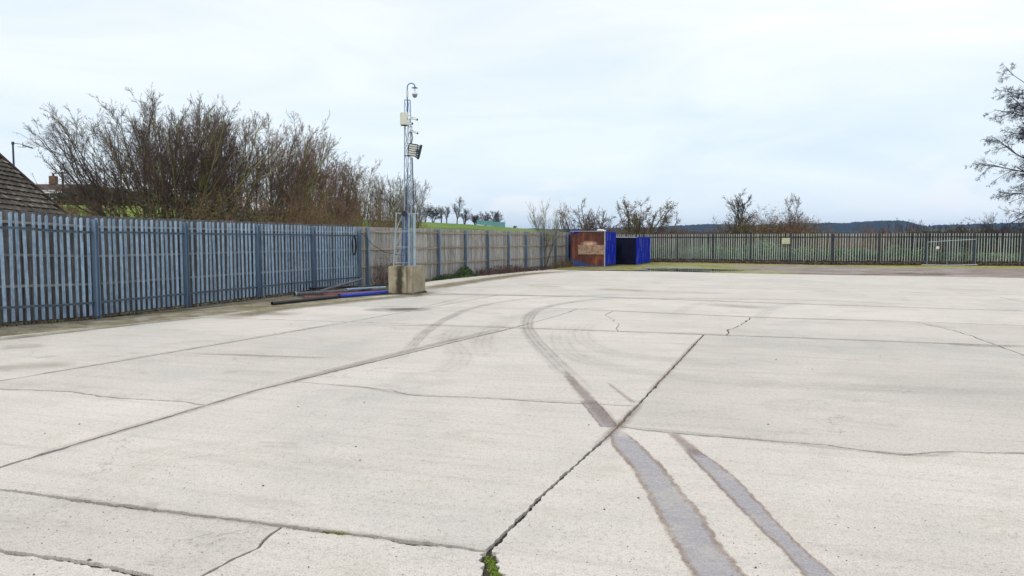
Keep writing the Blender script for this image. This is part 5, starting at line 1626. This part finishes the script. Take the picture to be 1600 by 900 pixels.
# scrub at the foot of the trees
SCR = 'scrub bushes behind the left fence'
scrub = [  # px, depth, top y, radius, twig, leaves
    (122, 40, 312, 1.6, 'twig_red', ('leaf_brown', 900, .03, .12), 'low reddish bush at the right foot of the tiled roof'),
    (150, 63, 303, 3.0, 'twig_ochre', ('leaf_dark', 6000, .09, .4), 'dark olive hedge bush below the brown gable end, across the lawn'),
    (205, 64, 306, 3.2, 'twig_ochre', ('leaf_dark', 6000, .09, .4), 'dark olive hedge bush across the lawn, right of the brown gable end'),
    (255, 65, 310, 3.2, 'twig_ochre', ('leaf_dark', 6000, .09, .4), 'dark olive hedge bush across the lawn behind the green stems'),
    (285, 28, 320, 1.5, 'twig_ochre', ('leaf_dark', 3800, .05, .25), 'dark evergreen bush at the foot of the green-stemmed trees'),
    (325, 28.5, 318, 1.5, 'twig', ('leaf_dark', 4200, .05, .25), 'darkest evergreen bush below the dip between the crowns'),
    (372, 29, 316, 1.5, 'twig_red', ('leaf_brown', 800, .03, .15), 'reddish-brown twiggy bush left of the ochre one'),
    (410, 30.5, 310, 1.7, 'twig_ochre', ('leaf_yellow', 900, .025, .15), 'ochre-brown twiggy bush with a rounded top'),
    (452, 32, 308, 1.7, 'twig_ochre', ('leaf_brown', 1000, .025, .15), 'broad ochre-brown bush left of the pale forked tree'),
    (492, 34, 312, 1.7, 'twig_red', ('leaf_brown', 900, .025, .15), 'red-brown bush immediately left of the pale forked tree'),
    (538, 37, 318, 1.8, 'twig_red', ('leaf_brown', 900, .025, .15), 'red-brown bush immediately right of the pale forked tree'),
    (568, 40, 326, 1.7, 'twig_ochre', ('leaf_yellow', 1100, .03, .15), 'low ochre bush at the right end of the scrub'),
    (600, 44, 338, 1.8, 'twig_ochre', ('leaf_yellow', 1400, .03, .2), 'yellow-green tuft of scrub just left of the mast'),
]
for k_, (px, Y, ty, br, tw_, lv_, lab) in enumerate(scrub):
    x, h = at_h(px, ty, Y)
    make_tree('bush', x, Y, h * 1.22, lab, cat='bush', group=SCR, seed=200 + k_, stems=44, lean=42, base_r=br * .75, r0=.018,
              lv=((8, .15, .95, 45, .42), (7, .1, 1, 50, .5)), trop=.02, wig=.13, bark=tw_, twig=tw_, leaves=lv_, rmin=.0065, seg=(6, 4, 3), thick_levels=1, stem_h=(.6, 1.05))

# sapling inside the board fence
x, y = P(851, 419.5)
_, zt_ = at(851, 322, y)
make_tree('sapling', x, y, zt_ * .98, 'pale slender sapling growing in front of the timber fence left of the containers', cat='tree', seed=301, stems=10, lean=24, base_r=.06, r0=.028,
          lv=((11, .28, .98, 26, .65), (7, .2, 1, 30, .45)), trop=.05, wig=.045, bark='twig_grey', twig='twig_pale', leaves=('leaf_yellow', 900, .02, .1), rmin=.007, zbase=-.01)

# gnarled trees behind the containers
x, h = at_h(906, 316, 63)
make_tree('gnarled_tree', x, 63, h * .95, 'gnarled bare tree with brown leaf clumps behind the rusty container', seed=311, stems=12, lean=33, base_r=.35, r0=.10,
          lv=((6, .35, 1, 38, .55), (8, .2, 1, 45, .45), (7, .1, 1, 50, .45)), trop=.02, wig=.10, stem_h=(.9, 1.1), bark='bark_brown', twig='twig_grey', leaves=('leaf_brown', 1300, .035, .10), rmin=.010)
x, h = at_h(1003, 316, 60)
make_tree('gnarled_tree', x, 60, h * .95, 'wide gnarled tree with yellow-green lichen clumps behind the lower blue container', seed=318, stems=14, lean=36, base_r=.35, r0=.10,
          lv=((7, .3, 1, 40, .55), (9, .15, 1, 45, .45), (7, .1, 1, 50, .45)), trop=.02, wig=.10, stem_h=(.9, 1.1), bark='bark_brown', twig='bark_brown', leaves=('leaf_yellow', 3600, .038, .12), rmin=.010)
# trees and bushes behind the far fence
x, h = at_h(1147, 298, 64)
make_tree('bare_tree', x, 64, h * 1.06, 'rounded bare grey tree standing alone behind the far fence', seed=321, stems=2, lean=10, base_r=.1, r0=.11,
          lv=((22, .22, .97, 42, .50), (11, .15, 1, 38, .5), (7, .1, 1, 38, .5)), trop=.04, wig=.07, bark='bark_dark', twig='twig_grey', rmin=.010)
x, h = at_h(1233, 309, 60)
make_tree('bare_tree', x, 60, h, 'slender open bare tree rising above the brown bushes behind the far fence', seed=323, stems=2, lean=8, base_r=.1, r0=.05,
          lv=((16, .25, .97, 36, .55), (9, .2, 1, 38, .5), (4, .2, 1, 38, .5)), trop=.04, wig=.06, bark='twig_grey', twig='twig_grey', leaves=('leaf_yellow', 260, .035, .12), rmin=.010)
FB_G = 'bushes behind the far fence'
for k_, (px, Y, ty, br, tw_, lv_, lab) in enumerate((
    (1172, 62, 339, 1.5, 'bark_brown', ('leaf_yellow', 2200, .05, .25), 'dense olive-brown bush right of the rounded bare tree'),
    (1200, 61, 346, 1.5, 'twig_ochre', ('leaf_brown', 1600, .045, .25), 'ochre-brown bush left of the faded notice'),
    (1225, 60, 347, 1.4, 'twig_red', ('leaf_brown', 2400, .05, .25), 'brown-leaved bush directly above the faded notice'),
    (1250, 60, 353, 1.2, 'twig_ochre', ('leaf_brown', 1500, .05, .2), 'low brown bush at the right end of the clump'),
    (1030, 58, 366, 1.2, 'twig_red', ('leaf_brown', 300, .03, .2), 'low twiggy bush just right of the lower blue container'),
    (1395, 56, 356, 1.6, 'twig_red', ('leaf_brown', 350, .03, .2), 'reddish twiggy bush below the highest hill'),
    (1425, 55, 357, 1.3, 'bark_dark', ('leaf_brown', 300, .03, .2), 'dark twiggy bush left of the steel gate'),
    (1500, 53, 360, 1.3, 'bark_dark', ('leaf_green', 700, .04, .2), 'dark tangled bush behind the steel gate'),
    (1560, 53, 351, 1.8, 'twig', ('leaf_green', 500, .04, .2), 'twiggy purple-brown bush near the right edge of the picture'),
    (1598, 52, 352, 1.6, 'bark_dark', ('leaf_green', 500, .04, .2), 'dark twiggy bush at the right edge under the big tree'))):
    x, h = at_h(px, ty, Y)
    make_tree('bush', x, Y, h * 1.25, lab, cat='bush', group=FB_G, seed=400 + k_, stems=44, lean=40, base_r=br * .8, r0=.022,
              lv=((8, .2, .95, 42, .5), (7, .1, 1, 48, .5)), trop=.03, wig=.12, bark=tw_, twig=tw_, leaves=lv_, rmin=.010, seg=(6, 4, 3), thick_levels=1, stem_h=(.6, 1.05))

# big tree at the right edge
xb_, yb_ = 41.2, 53.0
make_tree('large_bare_tree', xb_, yb_, 15.2, 'large dark spreading bare tree reaching in from the right edge', seed=509, stems=2, lean=8, base_r=.2, r0=.26,
          lv=((36, .34, .97, 62, .66), (12, .2, 1, 40, .46), (10, .15, 1, 46, .42), (7, .1, 1, 36, .95)), trop=.01, wig=.07, bark='bark_dark', twig='twig_dark', rmin=.008, droop=.07, fade=.42, thick_levels=3, seg=(9, 9, 6, 4, 3))

# trees on the hill crest
HC = 'small trees along the crest of the green hill'
for k_, (px, ty, by, st, le, tw_, wd, lab, lv_) in enumerate((
    (663, 318, 346, 2, 12, 'twig', 42, 'bare crest tree nearest the mast', None),
    (676, 327, 346, 3, 18, 'bark_dark', 48, 'dark dense conical tree on the crest', ('leaf_dark', 700, .22, .4)),
    (689, 326, 347, 2, 8, 'twig_grey', 30, 'pale thin crest tree, left of a close pair', None),
    (698, 325, 347, 2, 8, 'twig_grey', 30, 'pale thin crest tree, right of a close pair', None),
    (713.5, 317, 349, 2, 7, 'twig_grey', 28, 'tallest slim tree standing alone on the crest', None),
    (726, 327, 349, 3, 28, 'bark_dark', 48, 'dark round-headed tree with a thick trunk on the crest', None),
    (742, 335, 350, 5, 28, 'twig', 45, 'low bushy tree left of the teal fence', None),
    (759, 332, 351, 5, 26, 'twig', 45, 'broad bare tree behind the middle of the teal fence', None),
    (775, 333, 353, 6, 28, 'twig', 45, 'broad bare tree behind the right end of the teal fence', None),
    (805, 353, 357, 6, 40, 'leaf_dark', 45, 'tiny dark shrub on the slope right of the teal fence', None))):
    Y = 300 if 740 > px or px > 800 else 305
    x, z = at(px, ty, Y); xb2, zb2 = at(px, by + 1, Y)
    make_tree('hill_tree', x, Y, z - tz(x, Y), lab, group=HC, seed=600 + k_, stems=st, lean=le, base_r=.4, r0=.22,
              lv=((12, .2, .97, wd, .75), (8, .15, 1, 40, .5), (6, .1, 1, 40, .5)), trop=.04, wig=.09, bark='bark_dark' if tw_ != 'twig_grey' else 'twig_grey', twig=tw_, leaves=lv_, rmin=.024, seg=(6, 4, 2, 2), fade=.6)

# ------------------------------------------------------------------ uncountable growth
def scatter(name, label, cat, C_, size, mat, seed=0):
    V, F = leaf_quads(np.array(C_), size, np.random.default_rng(seed))
    return obj(name, np_mesh(name, V, F, mat), kind='stuff', label=label, cat=cat)
rg = np.random.default_rng(77)
# tangle of brambles and long grass right behind the far fence
def behind_fence(n, d0, d1, seed, hmax, clump):
    r_ = np.random.default_rng(seed)
    s_ = r_.uniform(.12, 1.0, n) * 42
    A_ = np.array([FA, FB, FC, np.array([58., 43.])])
    cum = np.r_[0, np.cumsum(np.linalg.norm(np.diff(A_, axis=0), axis=1))]
    X = np.interp(s_, cum, A_[:, 0]); Y = np.interp(s_, cum, A_[:, 1])
    dd = d0 + (d1 - d0) * r_.uniform(0, 1, n) ** 1.3
    X = X + dd * .3; Y = Y + dd * .95
    mound = np.array([.5 + .8 * mnoise.noise(Vector((x * clump, y * clump, 2.0 + seed))) + .35 * mnoise.noise(Vector((x * clump * 3, y * clump * 3, 9))) for x, y in zip(X, Y)])
    Hh = np.clip(mound, .06, 1.3) * hmax
    Z = TZ(X, Y) + Hh * r_.uniform(0, 1, n) ** .55
    return np.stack([X, Y, Z], -1)
scatter('bramble_tangle', 'green and grey tangle of brambles filling the ground behind the far fence', 'brambles', behind_fence(70000, .5, 9, 3, 1.55, .22), .075, M['leaf_green'], 1)
scatter('long_grass', 'pale green rough grass beyond the far fence', 'grass', behind_fence(26000, 2, 30, 5, .5, .15), .10, M['leaf_grass'], 2)
# thin upright stems in the brambles
Pb = behind_fence(1500, .7, 10, 8, .3, .3); Pb[:, 2] = TZ(Pb[:, 0], Pb[:, 1])
r_ = np.random.default_rng(9)
pt, _ = sweep(Pb, nrm(np.stack([r_.normal(0, .35, len(Pb)), r_.normal(0, .35, len(Pb)), np.ones(len(Pb))], -1)), r_.uniform(.5, 1.9, len(Pb)), 4, .16, -.05, r_)
V, F = tubes([(pt, np.full(len(Pb), .010), .5, 3)])
obj('bramble_stems', np_mesh('bramble_stems', V, F, M['twig_red']), kind='stuff', label='dark reddish bramble canes rising behind the far fence', cat='brambles')

def hedge_line(name, label, a_, b_, n, h, w, mat, seed, rmin):
    r_ = np.random.default_rng(seed)
    f = r_.uniform(0, 1, n)
    X = a_[0] + (b_[0] - a_[0]) * f + r_.normal(0, w, n); Y = a_[1] + (b_[1] - a_[1]) * f + r_.normal(0, w, n)
    P0 = np.stack([X, Y, TZ(X, Y)], -1)
    hh = h * (.72 + .5 * np.array([mnoise.noise(Vector((x * .09, y * .09, seed))) + .5 * mnoise.noise(Vector((x * .4, y * .4, seed))) for x, y in zip(X, Y)])) * r_.uniform(.45, 1.05, n)
    pts, dirs = sweep(P0, nrm(np.stack([r_.normal(0, .28, n), r_.normal(0, .28, n), np.ones(n)], -1)), hh, 4, .10, .03, r_)
    lv_ = [(pts, np.full(n, rmin * 1.5), .5, 3)]
    p0, d, l, r2 = children(pts, dirs, hh, np.full(n, rmin), 6, .25, 1, 36, .38, r_)
    p2, d2 = sweep(p0, d, l, 2, .15, .05, r_)
    lv_.append((p2, np.full(len(p0), rmin), .5, 3))
    V, F = tubes(lv_)
    obj(name, np_mesh(name, V, F, mat), kind='stuff', label=label, cat='hedge')
def gp(px, Y): return ((px - 800) / 1155 * Y, Y)
hedge_line('hedgerow', 'purple-brown bare hedgerow between the lower container and the lone rounded tree', gp(1015, 105), gp(1190, 100), 2200, 3.5, 1.6, M['twig'], 21, .022)
hedge_line('hedgerow', 'red-brown bare hedgerow right of the brown bushes, under the wooded hill', gp(1235, 95), gp(1450, 92), 2400, 3.2, 1.6, M['twig_red'], 22, .020)
hedge_line('hedgerow', 'purple bare hedgerow below the field at the far right', gp(1440, 110), gp(1700, 95), 2400, 3.6, 1.8, M['twig'], 23, .020)
hedge_line('distant_wood', 'long dark line of bare woodland far across the fields', gp(940, 330), gp(1800, 300), 3000, 7.2, 6, M['twig'], 24, .09)
hedge_line('distant_wood', 'dark belt of trees at the foot of the hill at far left, behind the bare row', gp(-200, 180), gp(560, 240), 1800, 4.0, 4, M['leaf_dark'], 25, .08)

# weeds at the foot of the board fence
def along_board(s0, s1, n, off, spread, h, seed):
    r_ = np.random.default_rng(seed)
    s_ = r_.uniform(s0, s1, n)
    o_ = off + np.abs(r_.normal(0, spread, n))
    q_ = BA + BD * s_[:, None] + bn * o_[:, None]
    edge_ = np.sin(np.pi * (s_ - s0) / (s1 - s0)) ** .5
    z_ = r_.uniform(0, 1, n) ** 1.3 * h * edge_ * np.exp(-((o_ - off) / (spread * 2)) ** 2)
    return np.stack([q_[:, 0], q_[:, 1], z_], -1)
def weed(name, label, cat, s0, s1, n, h, mat, seed, size=.03, off=.1, spread=.16, stems=0, smat='leaf_dead'):
    e_ = empty(name, tuple(BA + BD * (s0 + s1) / 2 + bn * .2) + (0,), 0, label=label, cat=cat)
    C_ = along_board(s0, s1, n, off, spread, h, seed) - np.array(e_.location)
    V, F = leaf_quads(C_, size, np.random.default_rng(seed)); obj('leaves', np_mesh('leaves', V, F, M[mat]), e_)
    if stems:
        r_ = np.random.default_rng(seed + 1)
        P0 = along_board(s0, s1, stems, off, spread, 0, seed + 2) - np.array(e_.location)
        pt, dr = sweep(P0, nrm(np.stack([r_.normal(0, .5, stems), r_.normal(0, .5, stems), np.ones(stems)], -1)), r_.uniform(.4, 1.25, stems) * h, 5, .22, 0, r_)
        p0, d, l, r2 = children(pt, dr, np.full(stems, h), np.full(stems, .006), 4, .2, 1, 45, .4, r_)
        p2, _ = sweep(p0, d, l, 3, .2, 0, r_)
        V, F = tubes([(pt, np.full(stems, .006), .5, 3), (p2, np.full(len(p0), .004), .6, 3)])
        obj('stems', np_mesh('stems', V, F, M[smat]), e_)
    return e_
weed('dead_shrub', 'dry brown twiggy shrub squeezed between the fence and the concrete block', 'shrub', .75, 2.6, 500, 1.15, 'leaf_dead', 31, .025, .12, .16, 60, 'twig_red')
weed('weed_patch', 'low green weeds at the fence foot right of the concrete block', 'weeds', 5.1, 7.6, 900, .20, 'leaf_ivy', 33, .035)
weed('ivy_clump', 'green ivy clump climbing the fence foot beside a steel post', 'ivy', 7.2, 8.6, 1300, .55, 'leaf_ivy', 35, .04)
weed('bramble_heap', 'reddish dead bramble heap along the fence foot in the middle', 'brambles', 8.9, 14.6, 1600, .42, 'leaf_dead', 37, .03, .12, .24, 240, 'leaf_dead')
weed('weed_patch', 'dark low weeds under the fence between the sapling and the bramble heap', 'weeds', 14.5, 18.5, 900, .20, 'leaf_dead', 39, .035, .1, .3, 40, 'leaf_dead')
weed('bramble_heap', 'tangled brown stems in the fence corner left of the rusty container', 'brambles', 18.2, 22.8, 900, .6, 'leaf_dead', 41, .03, .1, .25, 120, 'twig_ochre')
# litter and moss along the steel fence foot and under the far fence
r_ = np.random.default_rng(55)
n = 2600
s_ = r_.uniform(-3, 11.2, n); q_ = LA + LD * s_[:, None] + np.array([LD[1], -LD[0]]) * (r_.uniform(-.1, .12, n))[:, None]
zz_ = np.array([gb(v) for v in s_]) + r_.uniform(0, .05, n)
scatter('leaf_litter_or_shade', 'dead leaves and moss gathered under the steel fence', 'leaf litter', np.stack([q_[:, 0], q_[:, 1], zz_], -1), .022, M['leaf_dead'], 5)
n = 9000
s_ = r_.uniform(0, 1, n) * 38
A_ = np.array([FA, FB, FC]); cum = np.r_[0, np.cumsum(np.linalg.norm(np.diff(A_, axis=0), axis=1))]
X = np.interp(s_, cum, A_[:, 0]); Y = np.interp(s_, cum, A_[:, 1]); o_ = r_.normal(0, .35, n)
scatter('dead_grass', 'dark matted dead growth along the foot of the far fence', 'grass', np.stack([X + o_ * .35, Y + o_ * .9, .01 + r_.uniform(0, 1, n) ** 1.5 * .30], -1), .06, M['leaf_dead'], 6)
# moss in the open joint by the camera, and in the junction
n = 900
t_ = r_.uniform(0, 1, n)
a_ = np.array(P(764, 868)); b_ = np.array(P(779, 905))
q_ = a_ + (b_ - a_) * t_[:, None] + r_.normal(0, .012, (n, 2))
scatter('moss', 'bright green moss in the widened joint at the bottom of the picture', 'moss', np.stack([q_[:, 0], q_[:, 1], -.016 + r_.uniform(0, .012, n)], -1), .006, M['leaf_moss'], 7)
n = 500
segs = [((1000, 1), )]
mp1, mp2 = np.array(P(505, 830)), np.array(P(545, 834))
q_ = mp1 + (mp2 - mp1) * r_.uniform(0, 1, n)[:, None] + r_.normal(0, .008, (n, 2))
scatter('moss', 'small moss tuft in the joint left of the widened one', 'moss', np.stack([q_[:, 0], q_[:, 1], -.014 + r_.uniform(0, .012, n)], -1), .005, M['leaf_moss'], 8)

n = 2600  # moss and litter added to deepen the block's contact shade
side = r_.integers(0, 4, n); tt_ = r_.uniform(-.5, .5, n); oo_ = np.abs(r_.normal(0, .035, n)) + .5
lx = np.where(side == 0, tt_, np.where(side == 1, oo_, np.where(side == 2, tt_, -oo_))) * ew
ly = np.where(side == 0, -oo_, np.where(side == 1, tt_, np.where(side == 2, oo_, tt_))) * ed
lx += np.sign(lx) * np.where((side % 2) == 1, .012, 0); ly += np.sign(ly) * np.where((side % 2) == 0, .012, 0)
ca, sa = math.cos(-ang), math.sin(-ang)
scatter('moss_shade_fringe', 'dark moss and litter added round the foot of the concrete block as contact shade', 'moss', np.stack([bc[0] + lx * ca - ly * sa, bc[1] + lx * sa + ly * ca, .004 + r_.uniform(0, 1, n) ** 2 * .05], -1), .014, M['leaf_dead'], 15)
n = 1500  # litter added to deepen contact shade among the pipes
a_ = np.array(P(470, 464)); b_ = np.array(P(604, 456))
q_ = a_ + (b_ - a_) * r_.uniform(0, 1, n)[:, None] + r_.normal(0, .16, (n, 2))
scatter('leaf_litter_or_shade', 'damp leaf litter added between the pipes of the pile as contact shade', 'leaf litter', np.stack([q_[:, 0], q_[:, 1], .004 + r_.uniform(0, .03, n)], -1), .016, M['leaf_dead'], 16)

# ------------------------------------------------------------------ haze
hz_m = bpy.data.materials.new('haze'); hz_m.use_nodes = True
t = hz_m.node_tree; t.nodes.clear()
o = t.nodes.new('ShaderNodeOutputMaterial'); v = t.nodes.new('ShaderNodeVolumePrincipled')
v.inputs['Color'].default_value = (0.34, 0.56, 1.0, 1)
v.inputs['Density'].default_value = 0.00009
t.links.new(v.outputs[0], o.inputs['Volume'])
MB().box((0, 0, 75), (19000, 19000, 170)).build('haze', hz_m, None, kind='stuff')
